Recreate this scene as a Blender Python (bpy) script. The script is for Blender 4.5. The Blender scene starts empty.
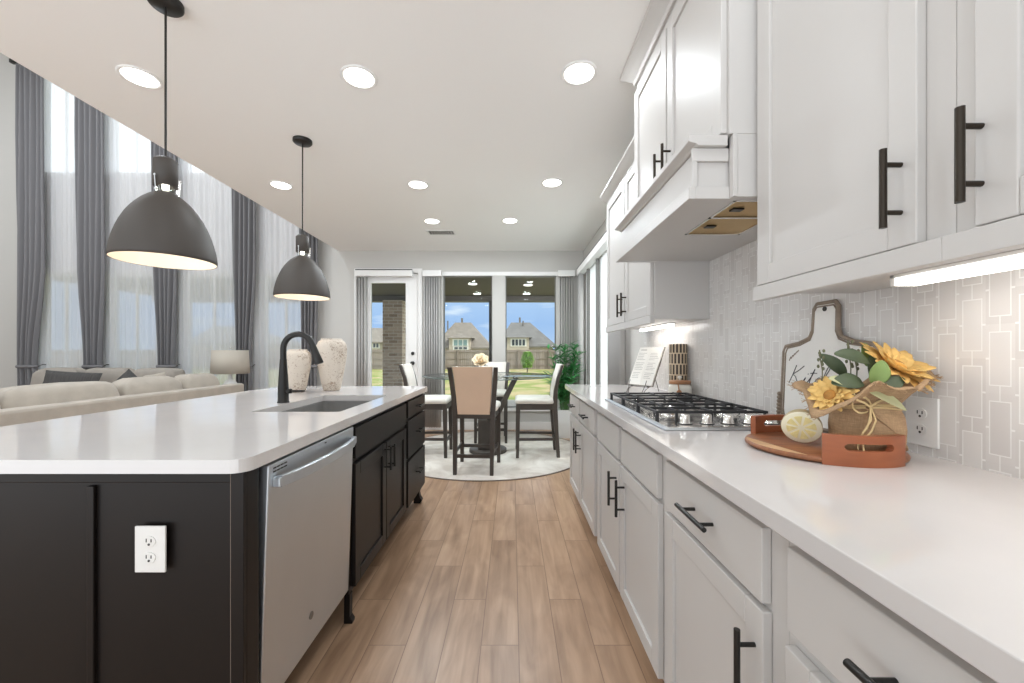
import bpy, bmesh, math, random
from mathutils import Vector, Matrix
random.seed(7)
PI = math.pi
S = bpy.context.scene
COL = S.collection

# ------------------------------------------------------------------ camera
F = 400.0                     # focal length in pixels of a 1024 wide frame
H = 1.184                     # eye height
cd = bpy.data.cameras.new('camera'); cam = bpy.data.objects.new('camera', cd); COL.objects.link(cam)
cd.sensor_fit = 'HORIZONTAL'; cd.sensor_width = 36.0; cd.lens = 36.0 * F / 1024.0
cd.shift_x = 0.0; cd.shift_y = 11.0 / 1024.0
cd.clip_start = 0.02; cd.clip_end = 400
cam.location = (0, 0, H); cam.rotation_euler = (PI/2, 0, 0)
S.camera = cam

# ------------------------------------------------------------------ exposure, sky, sun
S.view_settings.view_transform = 'Standard'; S.view_settings.look = 'None'
S.view_settings.gamma = 1.0; S.view_settings.use_curve_mapping = False
S.view_settings.exposure = 0.15

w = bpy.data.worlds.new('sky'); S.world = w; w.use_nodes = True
nt = w.node_tree; nt.nodes.clear()
def N(t, kind, **kw):
    n = t.nodes.new(kind)
    for k, v in kw.items(): setattr(n, k, v)
    return n
tc = N(nt, 'ShaderNodeTexCoord'); sep = N(nt, 'ShaderNodeSeparateXYZ'); nt.links.new(tc.outputs['Generated'], sep.inputs[0])
rmp = N(nt, 'ShaderNodeValToRGB'); nt.links.new(sep.outputs['Z'], rmp.inputs[0])
els = rmp.color_ramp.elements
els[0].position = 0.0; els[0].color = (0.46, 0.61, 0.85, 1)
els[1].position = 0.30; els[1].color = (0.90, 0.94, 1.0, 1)
e = els.new(0.07); e.color = (0.34, 0.52, 0.84, 1)
e = els.new(0.14); e.color = (0.42, 0.60, 0.88, 1)
noi = N(nt, 'ShaderNodeTexNoise'); noi.inputs['Scale'].default_value = 6; noi.inputs['Detail'].default_value = 6
mp = N(nt, 'ShaderNodeMapping'); mp.inputs['Scale'].default_value = (1, 1, 5); mp.inputs['Location'].default_value = (0.33, 0.1, 0.2)
nt.links.new(tc.outputs['Generated'], mp.inputs[0]); nt.links.new(mp.outputs[0], noi.inputs[0])
cr = N(nt, 'ShaderNodeMapRange'); nt.links.new(noi.outputs[0], cr.inputs[0])
cr.inputs[1].default_value = 0.57; cr.inputs[2].default_value = 0.74; cr.inputs[4].default_value = 0.8
# unseen sky away from the garden side, whitened for neutral fill light indoors
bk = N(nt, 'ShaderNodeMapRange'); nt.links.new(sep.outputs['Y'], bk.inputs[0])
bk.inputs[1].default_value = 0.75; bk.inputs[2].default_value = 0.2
mx = N(nt, 'ShaderNodeMath', operation='MAXIMUM'); nt.links.new(cr.outputs[0], mx.inputs[0]); nt.links.new(bk.outputs[0], mx.inputs[1])
mixc = N(nt, 'ShaderNodeMix', data_type='RGBA'); nt.links.new(mx.outputs[0], mixc.inputs['Factor'])
nt.links.new(rmp.outputs[0], mixc.inputs['A']); mixc.inputs['B'].default_value = (0.87, 0.94, 1.0, 1)
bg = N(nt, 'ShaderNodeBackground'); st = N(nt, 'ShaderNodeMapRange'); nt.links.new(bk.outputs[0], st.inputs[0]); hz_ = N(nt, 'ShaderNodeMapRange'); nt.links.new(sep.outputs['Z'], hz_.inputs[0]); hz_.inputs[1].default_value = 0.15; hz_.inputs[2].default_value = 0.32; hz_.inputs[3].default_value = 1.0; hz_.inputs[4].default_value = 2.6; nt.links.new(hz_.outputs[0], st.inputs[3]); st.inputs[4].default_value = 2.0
# added glow below the rear horizon, lifts the ceilings through the open back
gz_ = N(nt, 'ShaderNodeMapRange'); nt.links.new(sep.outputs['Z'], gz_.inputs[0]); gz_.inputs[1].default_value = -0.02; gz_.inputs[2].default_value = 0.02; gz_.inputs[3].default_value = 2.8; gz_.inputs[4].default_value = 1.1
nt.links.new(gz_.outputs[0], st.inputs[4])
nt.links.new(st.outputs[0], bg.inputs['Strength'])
nt.links.new(mixc.outputs['Result'], bg.inputs[0])
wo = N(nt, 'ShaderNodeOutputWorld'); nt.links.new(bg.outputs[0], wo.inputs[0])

sd = bpy.data.lights.new('sun', 'SUN'); sd.energy = 2.8; sd.angle = 0.02; sd.color = (1, 0.95, 0.88)
so = bpy.data.objects.new('sun', sd); COL.objects.link(so)
so.rotation_euler = Vector((0.7, -0.35, 0.75)).to_track_quat('Z', 'Y').to_euler()

def area(name, loc, size, power, color=(0.86, 0.94, 1.0), rot=(0, 0, 0), sy=None, shape='DISK', spread=PI, parent=None):
    l = bpy.data.lights.new(name, 'AREA'); l.shape = shape; l.size = size; l.energy = power; l.color = color
    if sy: l.shape = 'RECTANGLE'; l.size_y = sy
    l.spread = spread
    o = bpy.data.objects.new(name, l); COL.objects.link(o); o.location = loc; o.rotation_euler = rot
    if parent: o.parent = parent
    return o
CEIL = 2.743
# unseen area lights added behind the viewpoint, continuing the downlight rows
LP = 17.0
for X in (0.37, -0.87, -2.12):
    for Y in (0.8, -0.65):
        area('rear_fill_light', (X, Y, CEIL-0.02), 0.15, 3.0)
# unseen fill lights added high up to brighten the two storey living room
for X in (-4.2, -6.4):
    for Y in (1.5, 4.2):
        area('living_fill_light', (X, Y, 5.7), 0.3, 36)

# ------------------------------------------------------------------ materials
def lin(c):
    c = c/255.0
    return c/12.92 if c <= 0.04045 else ((c+0.055)/1.055)**2.4
def rgb(r, g, b): return (lin(r), lin(g), lin(b), 1)
MATS = {}
def mat(name, col, rough=0.5, metal=0.0, bump=None, var=None, spec=0.5, coat=0.0, trans=0.0, sheen=0.0, stretch=None):
    """bump=(scale,strength,distance) noise bump; var=(scale,amount) colour variation"""
    m = bpy.data.materials.new(name); m.use_nodes = True; t = m.node_tree
    p = t.nodes['Principled BSDF']
    p.inputs['Base Color'].default_value = col; p.inputs['Roughness'].default_value = rough
    p.inputs['Metallic'].default_value = metal; p.inputs['Specular IOR Level'].default_value = spec
    p.inputs['Coat Weight'].default_value = coat; p.inputs['Transmission Weight'].default_value = trans
    p.inputs['Sheen Weight'].default_value = sheen
    tcn = N(t, 'ShaderNodeTexCoord'); src = tcn.outputs['Object']
    if stretch:
        q = N(t, 'ShaderNodeMapping'); q.inputs['Scale'].default_value = stretch
        t.links.new(src, q.inputs[0]); src = q.outputs[0]
    if bump:
        n = N(t, 'ShaderNodeTexNoise'); n.inputs['Scale'].default_value = bump[0]; n.inputs['Detail'].default_value = 3
        t.links.new(src, n.inputs[0]); b = N(t, 'ShaderNodeBump'); b.inputs['Strength'].default_value = bump[1]
        b.inputs['Distance'].default_value = bump[2]; t.links.new(n.outputs[0], b.inputs['Height']); t.links.new(b.outputs[0], p.inputs['Normal'])
    if var:
        n = N(t, 'ShaderNodeTexNoise'); n.inputs['Scale'].default_value = var[0]; n.inputs['Detail'].default_value = 5
        t.links.new(src, n.inputs[0])
        r = N(t, 'ShaderNodeMapRange'); r.inputs[1].default_value = 0.3; r.inputs[2].default_value = 0.7
        r.inputs[3].default_value = 1-var[1]; r.inputs[4].default_value = 1+var[1]*0.5; t.links.new(n.outputs[0], r.inputs[0])
        mm = N(t, 'ShaderNodeVectorMath', operation='SCALE'); mm.inputs[0].default_value = col[:3]
        t.links.new(r.outputs[0], mm.inputs['Scale']); t.links.new(mm.outputs[0], p.inputs['Base Color'])
    MATS[name] = m
    return m
def emis(name, col, st):
    m = bpy.data.materials.new(name); m.use_nodes = True; t = m.node_tree; t.nodes.clear()
    e = N(t, 'ShaderNodeEmission'); e.inputs[0].default_value = col; e.inputs[1].default_value = st
    o = N(t, 'ShaderNodeOutputMaterial'); t.links.new(e.outputs[0], o.inputs[0]); return m

M_WALL = mat('wall_paint', rgb(198, 195, 190), 0.85, bump=(180, 0.08, 0.002))
M_CEIL = mat('ceiling_paint', rgb(247, 245, 242), 0.9, bump=(140, 0.12, 0.003))
M_TRIM = mat('trim_paint', rgb(236, 234, 231), 0.4)
M_CAB = mat('white_cabinet_lacquer', rgb(201, 197, 193), 0.42, coat=0.0)
M_DARK = mat('espresso_cabinet_stain', rgb(24, 19, 17), 0.42, spec=0.3, var=(6, 0.12), stretch=(1, 1, 0.3))
M_QTZ = mat('white_quartz', rgb(212, 207, 204), 0.06, var=(5, 0.03), spec=0.75)
M_BLK = mat('matte_black_metal', rgb(38, 36, 34), 0.38, metal=0.3)
M_BRZ = mat('bronze_pull_metal', rgb(60, 53, 46), 0.34, metal=0.8)
M_STL = mat('brushed_stainless', (0.60, 0.63, 0.66, 1), 0.42, metal=1.0, var=(3, 0.06), stretch=(1, 1, 0.4))
M_CHR = mat('polished_steel', (0.75, 0.74, 0.72, 1), 0.16, metal=1.0)
M_SNK = mat('sink_composite_grey', rgb(124, 122, 119), 0.4, var=(40, 0.05))
M_IRON = mat('cast_iron', rgb(48, 48, 50), 0.5, metal=0.2)
M_PEND = mat('pendant_taupe_enamel', rgb(66, 60, 55), 0.55)
M_PIN = mat('pendant_inner_cream', rgb(236, 226, 212), 0.6)
M_BRASS = mat('brass', (0.75, 0.6, 0.4, 1), 0.3, metal=1.0)
M_PLAST = mat('white_plastic', rgb(238, 236, 232), 0.35)
M_SLOT = mat('slot_dark', rgb(50, 46, 42), 0.6)
M_WOODC = mat('dark_chair_wood', rgb(74, 66, 60), 0.45, var=(8, 0.2), stretch=(1, 1, 0.2))
M_CREAM = mat('cream_upholstery', rgb(226, 219, 210), 0.8, bump=(300, 0.1, 0.001), sheen=0.2)
M_TAN = mat('tan_upholstery', rgb(226, 196, 170), 0.7, bump=(300, 0.1, 0.001), var=(3, 0.06))
M_SOFA = mat('beige_sofa_weave', rgb(178, 168, 156), 0.95, bump=(260, 0.3, 0.002), var=(9, 0.1), sheen=0.2)
M_SOFA2 = mat('grey_beige_sofa_weave', rgb(160, 152, 143), 0.95, bump=(260, 0.3, 0.002), var=(9, 0.1))
M_PILD = mat('charcoal_pillow', rgb(78, 76, 75), 0.9, bump=(120, 0.4, 0.003), var=(30, 0.35), stretch=(3, 1, 0.4))
M_DRAPE = mat('grey_drape_cloth', rgb(122, 120, 122), 0.85, bump=(400, 0.1, 0.001), sheen=0.1)
M_RUGEDGE = mat('rug_edge', rgb(128, 116, 106), 0.95)
M_PALM = mat('palm_leaf', rgb(66, 144, 78), 0.5, var=(10, 0.3))
M_STEM = mat('plant_stem', rgb(78, 120, 62), 0.6)
M_LEAFD = mat('dark_leaf', rgb(78, 92, 66), 0.55, var=(20, 0.2))
M_LEAFL = mat('light_leaf', rgb(126, 150, 84), 0.55, var=(20, 0.2))
M_LEAFP = mat('pale_leaf', rgb(196, 196, 152), 0.6, var=(20, 0.15))
M_PETAL = mat('yellow_petal', rgb(238, 196, 118), 0.65, var=(25, 0.22))
M_SEED = mat('seed_disc', rgb(196, 140, 70), 0.9, bump=(90, 0.8, 0.004), var=(40, 0.4))
M_RAF = mat('raffia', rgb(222, 196, 146), 0.7, var=(30, 0.15))
M_LTHR = mat('orange_brown_wood', rgb(160, 92, 58), 0.38, var=(10, 0.16), stretch=(1, 1, 4))
M_BLOCK = mat('acacia_wood', rgb(152, 96, 62), 0.4, var=(12, 0.3), stretch=(1, 6, 1))
M_PALEW = mat('pale_wood_edge', rgb(208, 168, 124), 0.5, var=(30, 0.2))
M_LEMR = mat('lemon_rind', rgb(196, 178, 138), 0.5)
M_LEMP = mat('lemon_pith', rgb(240, 234, 208), 0.6)
M_LEMF = mat('lemon_flesh', rgb(238, 224, 160), 0.35, var=(60, 0.15))
M_BOARD = mat('sign_white_paint', rgb(232, 229, 224), 0.6, var=(8, 0.04))
M_RIM = mat('sign_brown_rim', rgb(140, 124, 108), 0.6, var=(40, 0.2))
M_INK = mat('ink', rgb(62, 60, 62), 0.7)
M_PAGE = mat('book_page', rgb(236, 233, 226), 0.7)
M_BOOKC = mat('book_cover_grey', rgb(120, 112, 104), 0.6)
M_WIRE = mat('easel_wire', rgb(88, 80, 74), 0.35, metal=0.7)
M_JAR = mat('jar_cream', rgb(226, 222, 212), 0.2, coat=0.4)
M_LID = mat('jar_lid_wood', rgb(170, 120, 82), 0.5, var=(30, 0.2))
M_FILT = mat('filter_gold_mesh', (0.56, 0.38, 0.17, 1), 0.4, metal=0.7, bump=(500, 0.5, 0.002))
M_SOIL = mat('soil', rgb(70, 58, 48), 0.95)
M_POT = mat('white_pot', rgb(232, 231, 229), 0.4)
M_LAMPSH = mat('linen_lampshade', rgb(206, 199, 188), 0.9, bump=(300, 0.1, 0.001))
M_ROSE = mat('cream_rose', rgb(226, 204, 170), 0.7, var=(20, 0.15))
M_ALU = mat('grey_window_frame', rgb(120, 118, 114), 0.5)
M_TREE = mat('sapling_leaf', rgb(140, 190, 66), 0.6, var=(8, 0.3))
M_BARK = mat('bark', rgb(90, 76, 62), 0.9)
M_BLIND = mat('grey_blind_slat', rgb(186, 183, 180), 0.6)
M_LED = emis('led_white', (1, 0.97, 0.93, 1), 6.0)
M_LEDS = emis('lamp_lens', (1, 0.97, 0.93, 1), 9.0)
M_BULB = emis('bulb_warm', (1, 0.92, 0.82, 1), 4.0)

def glass_mat(name, tint=(0.97, 0.99, 0.98, 1), refl=1.0):
    m = bpy.data.materials.new(name); m.use_nodes = True; t = m.node_tree; t.nodes.clear()
    tr = N(t, 'ShaderNodeBsdfTransparent'); tr.inputs[0].default_value = tint
    g = N(t, 'ShaderNodeBsdfGlossy'); g.inputs['Roughness'].default_value = 0.0
    f = N(t, 'ShaderNodeFresnel'); f.inputs['IOR'].default_value = 1.45
    mu = N(t, 'ShaderNodeMath', operation='MULTIPLY'); mu.inputs[1].default_value = refl
    t.links.new(f.outputs[0], mu.inputs[0])
    x = N(t, 'ShaderNodeMixShader'); t.links.new(mu.outputs[0], x.inputs[0])
    t.links.new(tr.outputs[0], x.inputs[1]); t.links.new(g.outputs[0], x.inputs[2])
    o = N(t, 'ShaderNodeOutputMaterial'); t.links.new(x.outputs[0], o.inputs[0]); return m
M_GLASS = glass_mat('window_glass', refl=0.3)
M_TGLASS = glass_mat('table_glass', (0.94, 0.97, 0.96, 1), 0.7)

def cloth_sheer(name, col, transp, transl):
    m = bpy.data.materials.new(name); m.use_nodes = True; t = m.node_tree; t.nodes.clear()
    d = N(t, 'ShaderNodeBsdfDiffuse'); d.inputs[0].default_value = col
    tl = N(t, 'ShaderNodeBsdfTranslucent'); tl.inputs[0].default_value = col
    tr = N(t, 'ShaderNodeBsdfTransparent')
    a = N(t, 'ShaderNodeMixShader'); a.inputs[0].default_value = transl
    t.links.new(d.outputs[0], a.inputs[1]); t.links.new(tl.outputs[0], a.inputs[2])
    b = N(t, 'ShaderNodeMixShader'); b.inputs[0].default_value = transp
    t.links.new(a.outputs[0], b.inputs[1]); t.links.new(tr.outputs[0], b.inputs[2])
    o = N(t, 'ShaderNodeOutputMaterial'); t.links.new(b.outputs[0], o.inputs[0]); return m
M_SHEER = cloth_sheer('white_sheer', (0.93, 0.93, 0.95, 1), 0.27, 0.55)
M_SHEERB = cloth_sheer('white_blind_fabric', (0.93, 0.93, 0.93, 1), 0.05, 0.6)
M_SHADEIN = cloth_sheer('lampshade_linen', rgb(214, 206, 194), 0.0, 0.35)

def math_node(t, op, a, b=None, c=None):
    n = N(t, 'ShaderNodeMath', operation=op)
    for i, v in enumerate((a, b, c)):
        if v is None: continue
        if isinstance(v, (int, float)): n.inputs[i].default_value = v
        else: t.links.new(v, n.inputs[i])
    return n.outputs[0]

def plank_floor():
    m = bpy.data.materials.new('wood_look_plank_tile'); m.use_nodes = True; t = m.node_tree; p = t.nodes['Principled BSDF']
    tcn = N(t, 'ShaderNodeTexCoord'); s = N(t, 'ShaderNodeSeparateXYZ'); t.links.new(tcn.outputs['Object'], s.inputs[0])
    u = math_node(t, 'DIVIDE', math_node(t, 'SUBTRACT', s.outputs['X'], 0.027), 0.152)
    row = math_node(t, 'FLOOR', u); fu = math_node(t, 'SUBTRACT', u, row)
    r3 = math_node(t, 'FLOORED_MODULO', row, 3.0)
    yy = math_node(t, 'ADD', math_node(t, 'SUBTRACT', s.outputs['Y'], 2.218), math_node(t, 'MULTIPLY', r3, 0.3))
    v = math_node(t, 'DIVIDE', yy, 0.9); cv = math_node(t, 'FLOOR', v); fv = math_node(t, 'SUBTRACT', v, cv)
    gu = math_node(t, 'LESS_THAN', math_node(t, 'MINIMUM', fu, math_node(t, 'SUBTRACT', 1.0, fu)), 0.0125)
    gv = math_node(t, 'LESS_THAN', math_node(t, 'MINIMUM', fv, math_node(t, 'SUBTRACT', 1.0, fv)), 0.0021)
    g = math_node(t, 'MAXIMUM', gu, gv)
    cmb = N(t, 'ShaderNodeCombineXYZ'); t.links.new(row, cmb.inputs[0]); t.links.new(cv, cmb.inputs[1])
    wn = N(t, 'ShaderNodeTexWhiteNoise'); t.links.new(cmb.outputs[0], wn.inputs['Vector'])
    # grain: stretched noise, shifted per plank
    gx = math_node(t, 'MULTIPLY', s.outputs['X'], 30.0); gy = math_node(t, 'MULTIPLY', s.outputs['Y'], 2.2)
    gz = math_node(t, 'MULTIPLY', wn.outputs['Value'], 40.0)
    c2 = N(t, 'ShaderNodeCombineXYZ'); t.links.new(gx, c2.inputs[0]); t.links.new(gy, c2.inputs[1]); t.links.new(gz, c2.inputs[2])
    n1 = N(t, 'ShaderNodeTexNoise'); n1.inputs['Scale'].default_value = 1.0; n1.inputs['Detail'].default_value = 6; n1.inputs['Distortion'].default_value = 0.6
    t.links.new(c2.outputs[0], n1.inputs[0])
    gx2 = math_node(t, 'MULTIPLY', s.outputs['X'], 7.0)
    c3 = N(t, 'ShaderNodeCombineXYZ'); t.links.new(gx2, c3.inputs[0]); t.links.new(gy, c3.inputs[1]); t.links.new(gz, c3.inputs[2])
    n2 = N(t, 'ShaderNodeTexNoise'); n2.inputs['Scale'].default_value = 1.0; n2.inputs['Detail'].default_value = 3; n2.inputs['Distortion'].default_value = 1.2
    t.links.new(c3.outputs[0], n2.inputs[0])
    f = math_node(t, 'ADD', math_node(t, 'MULTIPLY', n1.outputs[0], 0.5), math_node(t, 'MULTIPLY', n2.outputs[0], 0.5))
    f = math_node(t, 'ADD', f, math_node(t, 'MULTIPLY', math_node(t, 'SUBTRACT', wn.outputs['Value'], 0.5), 0.16))
    rp = N(t, 'ShaderNodeValToRGB'); t.links.new(f, rp.inputs[0])
    e = rp.color_ramp.elements; e[0].position = 0.3; e[0].color = rgb(138, 108, 84); e[1].position = 0.72; e[1].color = rgb(190, 158, 130)
    x = e.new(0.5); x.color = rgb(168, 136, 109)
    mixx = N(t, 'ShaderNodeMix', data_type='RGBA'); t.links.new(g, mixx.inputs['Factor']); t.links.new(rp.outputs[0], mixx.inputs['A'])
    mixx.inputs['B'].default_value = rgb(128, 100, 78)
    t.links.new(mixx.outputs['Result'], p.inputs['Base Color']); p.inputs['Roughness'].default_value = 0.34
    b = N(t, 'ShaderNodeBump'); b.inputs['Strength'].default_value = 0.5; b.inputs['Distance'].default_value = 0.002
    t.links.new(math_node(t, 'SUBTRACT', 1.0, g), b.inputs['Height']); t.links.new(b.outputs[0], p.inputs['Normal'])
    return m
M_FLOOR = plank_floor()

def splash_tile():
    m = bpy.data.materials.new('interlocking_white_tile'); m.use_nodes = True; t = m.node_tree; p = t.nodes['Principled BSDF']
    tcn = N(t, 'ShaderNodeTexCoord'); s = N(t, 'ShaderNodeSeparateXYZ'); t.links.new(tcn.outputs['Object'], s.inputs[0])
    PU, PV = 0.054, 0.156
    u = math_node(t, 'DIVIDE', s.outputs['Y'], PU); cu = math_node(t, 'FLOOR', u); fu = math_node(t, 'SUBTRACT', u, cu)
    off = math_node(t, 'MULTIPLY', math_node(t, 'FLOORED_MODULO', cu, 2.0), 0.5)
    v = math_node(t, 'ADD', math_node(t, 'DIVIDE', s.outputs['Z'], PV), off); cv = math_node(t, 'FLOOR', v); fv = math_node(t, 'SUBTRACT', v, cv)
    du = math_node(t, 'MULTIPLY', math_node(t, 'ABSOLUTE', math_node(t, 'SUBTRACT', fu, 0.5)), PU)   # metres from the column centre
    dv = math_node(t, 'MULTIPLY', math_node(t, 'ABSOLUTE', math_node(t, 'SUBTRACT', fv, 0.5)), PV)
    a = math_node(t, 'SUBTRACT', du, 0.0195); b = math_node(t, 'SUBTRACT', dv, 0.060)
    d = math_node(t, 'MAXIMUM', a, b)
    line = math_node(t, 'LESS_THAN', math_node(t, 'ABSOLUTE', d), 0.0013)
    inside = math_node(t, 'LESS_THAN', d, 0.0)
    # links between the framed rectangles
    l2 = math_node(t, 'MULTIPLY', math_node(t, 'LESS_THAN', du, 0.0012), math_node(t, 'GREATER_THAN', d, 0.0))
    l3 = math_node(t, 'MULTIPLY', math_node(t, 'GREATER_THAN', a, 0.0), math_node(t, 'LESS_THAN', math_node(t, 'ABSOLUTE', math_node(t, 'SUBTRACT', dv, 0.001)), 0.0012))
    g = math_node(t, 'MAXIMUM', line, math_node(t, 'MAXIMUM', l2, l3))
    cmb = N(t, 'ShaderNodeCombineXYZ'); t.links.new(cu, cmb.inputs[0]); t.links.new(cv, cmb.inputs[1]); t.links.new(inside, cmb.inputs[2])
    wn = N(t, 'ShaderNodeTexWhiteNoise'); t.links.new(cmb.outputs[0], wn.inputs['Vector'])
    rp = N(t, 'ShaderNodeMix', data_type='RGBA'); t.links.new(wn.outputs['Value'], rp.inputs['Factor'])
    rp.inputs['A'].default_value = rgb(214, 209, 205); rp.inputs['B'].default_value = rgb(226, 222, 218)
    mx = N(t, 'ShaderNodeMix', data_type='RGBA'); t.links.new(g, mx.inputs['Factor']); t.links.new(rp.outputs['Result'], mx.inputs['A'])
    mx.inputs['B'].default_value = rgb(240, 238, 235)
    t.links.new(mx.outputs['Result'], p.inputs['Base Color']); p.inputs['Roughness'].default_value = 0.2
    nz = N(t, 'ShaderNodeTexNoise'); nz.inputs['Scale'].default_value = 22; t.links.new(tcn.outputs['Object'], nz.inputs[0])
    hgt = math_node(t, 'ADD', math_node(t, 'MULTIPLY', g, -1.0), math_node(t, 'ADD', math_node(t, 'MULTIPLY', nz.outputs[0], 0.9), math_node(t, 'MULTIPLY', wn.outputs['Value'], 0.6)))
    b = N(t, 'ShaderNodeBump'); b.inputs['Strength'].default_value = 0.45; b.inputs['Distance'].default_value = 0.0015
    t.links.new(hgt, b.inputs['Height']); t.links.new(b.outputs[0], p.inputs['Normal'])
    return m
M_TILE = splash_tile()

def brickish(name, c1, c2, mortar, scale, bw, rh, axes='XZ', rough=0.9, msize=0.02):
    m = bpy.data.materials.new(name); m.use_nodes = True; t = m.node_tree; p = t.nodes['Principled BSDF']
    tcn = N(t, 'ShaderNodeTexCoord'); s = N(t, 'ShaderNodeSeparateXYZ'); t.links.new(tcn.outputs['Object'], s.inputs[0])
    c = N(t, 'ShaderNodeCombineXYZ'); 
    a = math_node(t, 'ADD', s.outputs['X'], s.outputs['Y']) if axes == 'SUM' else s.outputs[axes[0]]
    t.links.new(a, c.inputs[0]); t.links.new(s.outputs['Z' if axes == 'SUM' else axes[1]], c.inputs[1])
    b = N(t, 'ShaderNodeTexBrick'); t.links.new(c.outputs[0], b.inputs[0]); b.inputs['Scale'].default_value = scale
    b.inputs['Brick Width'].default_value = bw; b.inputs['Row Height'].default_value = rh; b.inputs['Mortar Size'].default_value = msize
    b.inputs['Color1'].default_value = c1; b.inputs['Color2'].default_value = c2; b.inputs['Mortar'].default_value = mortar
    t.links.new(b.outputs[0], p.inputs['Base Color']); p.inputs['Roughness'].default_value = rough
    return m
M_BRICK = brickish('brown_brick', rgb(206, 184, 164), rgb(160, 138, 120), rgb(214, 202, 186), 1, 0.22, 0.08, 'SUM', msize=0.008)
M_HBRICK = brickish('pale_house_brick', rgb(196, 184, 170), rgb(180, 168, 154), rgb(200, 192, 180), 1, 0.3, 0.1, 'SUM', msize=0.01)
M_SHING = brickish('roof_shingle', rgb(150, 142, 132), rgb(130, 122, 114), rgb(120, 112, 104), 1, 0.5, 0.2, 'SUM', msize=0.02)
M_SHING2 = brickish('grey_roof_shingle', rgb(134, 132, 130), rgb(116, 114, 112), rgb(104, 102, 100), 1, 0.5, 0.2, 'SUM', msize=0.02)
M_FENCE = brickish('weathered_fence_board', rgb(170, 158, 148), rgb(148, 136, 127), rgb(88, 80, 74), 1, 0.16, 5.0, 'XZ', msize=0.012)
M_FRAIL = mat('fence_rail_wood', rgb(150, 138, 130), 0.9, var=(3, 0.15))
M_GRASS = mat('lawn_grass', rgb(150, 156, 92), 0.95, bump=(30, 0.6, 0.03))
_t = M_GRASS.node_tree; _n = N(_t, 'ShaderNodeTexNoise'); _n.inputs['Scale'].default_value = 0.7; _n.inputs['Detail'].default_value = 8
_c = N(_t, 'ShaderNodeTexCoord'); _t.links.new(_c.outputs['Object'], _n.inputs[0]); _r = N(_t, 'ShaderNodeValToRGB'); _t.links.new(_n.outputs[0], _r.inputs[0])
_r.color_ramp.elements[0].position = 0.42; _r.color_ramp.elements[0].color = rgb(128, 142, 66); _r.color_ramp.elements[1].position = 0.58; _r.color_ramp.elements[1].color = rgb(176, 160, 118)
_t.links.new(_r.outputs[0], _t.nodes['Principled BSDF'].inputs['Base Color'])
M_PATIO = mat('patio_concrete', rgb(176, 172, 166), 0.9, var=(2, 0.1))
M_SOFFIT = mat('patio_soffit_taupe', rgb(98, 92, 82), 0.8)
M_TRIMD = mat('taupe_fascia', rgb(116, 110, 104), 0.7)
M_HWIN = mat('house_window_glass', rgb(120, 150, 150), 0.1, spec=0.8)
M_HWIND = mat('house_window_dark', rgb(46, 54, 60), 0.1, spec=0.8)

def burlap():
    m = bpy.data.materials.new('burlap_weave'); m.use_nodes = True; t = m.node_tree; p = t.nodes['Principled BSDF']
    tcn = N(t, 'ShaderNodeTexCoord'); outs = []
    for sc in ((420, 420, 40), (40, 40, 420)):
        q = N(t, 'ShaderNodeMapping'); q.inputs['Scale'].default_value = sc; t.links.new(tcn.outputs['Object'], q.inputs[0])
        wv = N(t, 'ShaderNodeTexNoise'); wv.inputs['Scale'].default_value = 1; wv.inputs['Detail'].default_value = 2; t.links.new(q.outputs[0], wv.inputs[0]); outs.append(wv.outputs[0])
    f = math_node(t, 'MULTIPLY', outs[0], outs[1])
    n = N(t, 'ShaderNodeTexNoise'); n.inputs['Scale'].default_value = 18; t.links.new(tcn.outputs['Object'], n.inputs[0])
    f = math_node(t, 'ADD', math_node(t, 'MULTIPLY', f, 1.3), math_node(t, 'MULTIPLY', n.outputs[0], 0.4))
    mx = N(t, 'ShaderNodeMix', data_type='RGBA'); t.links.new(f, mx.inputs['Factor'])
    mx.inputs['A'].default_value = rgb(132, 104, 76); mx.inputs['B'].default_value = rgb(204, 170, 132)
    t.links.new(mx.outputs['Result'], p.inputs['Base Color']); p.inputs['Roughness'].default_value = 0.95
    b = N(t, 'ShaderNodeBump'); b.inputs['Strength'].default_value = 0.6; b.inputs['Distance'].default_value = 0.002
    t.links.new(f, b.inputs['Height']); t.links.new(b.outputs[0], p.inputs['Normal']); return m
M_BURLAP = burlap()

def vase_mat():
    m = bpy.data.materials.new('weathered_terracotta_whitewash'); m.use_nodes = True; t = m.node_tree; p = t.nodes['Principled BSDF']
    tcn = N(t, 'ShaderNodeTexCoord'); s = N(t, 'ShaderNodeSeparateXYZ'); t.links.new(tcn.outputs['Object'], s.inputs[0])
    mg = N(t, 'ShaderNodeTexNoise'); mg.inputs['Scale'].default_value = 70; mg.inputs['Detail'].default_value = 4; mg.inputs['Distortion'].default_value = 1.6
    t.links.new(tcn.outputs['Object'], mg.inputs[0])
    ml = N(t, 'ShaderNodeTexNoise'); ml.inputs['Scale'].default_value = 9; t.links.new(tcn.outputs['Object'], ml.inputs[0])
    spot = math_node(t, 'GREATER_THAN', math_node(t, 'ADD', mg.outputs[0], math_node(t, 'MULTIPLY', math_node(t, 'SUBTRACT', ml.outputs[0], 0.5), 0.6)), 0.60)
    mx = N(t, 'ShaderNodeMix', data_type='RGBA'); t.links.new(spot, mx.inputs['Factor'])
    mx.inputs['A'].default_value = rgb(216, 204, 190); mx.inputs['B'].default_value = rgb(176, 156, 138)
    t.links.new(mx.outputs['Result'], p.inputs['Base Color']); p.inputs['Roughness'].default_value = 0.85
    b = N(t, 'ShaderNodeBump'); b.inputs['Strength'].default_value = 0.7; b.inputs['Distance'].default_value = 0.003; b.invert = True
    t.links.new(spot, b.inputs['Height']); t.links.new(b.outputs[0], p.inputs['Normal']); return m
M_VASE = vase_mat()

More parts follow.
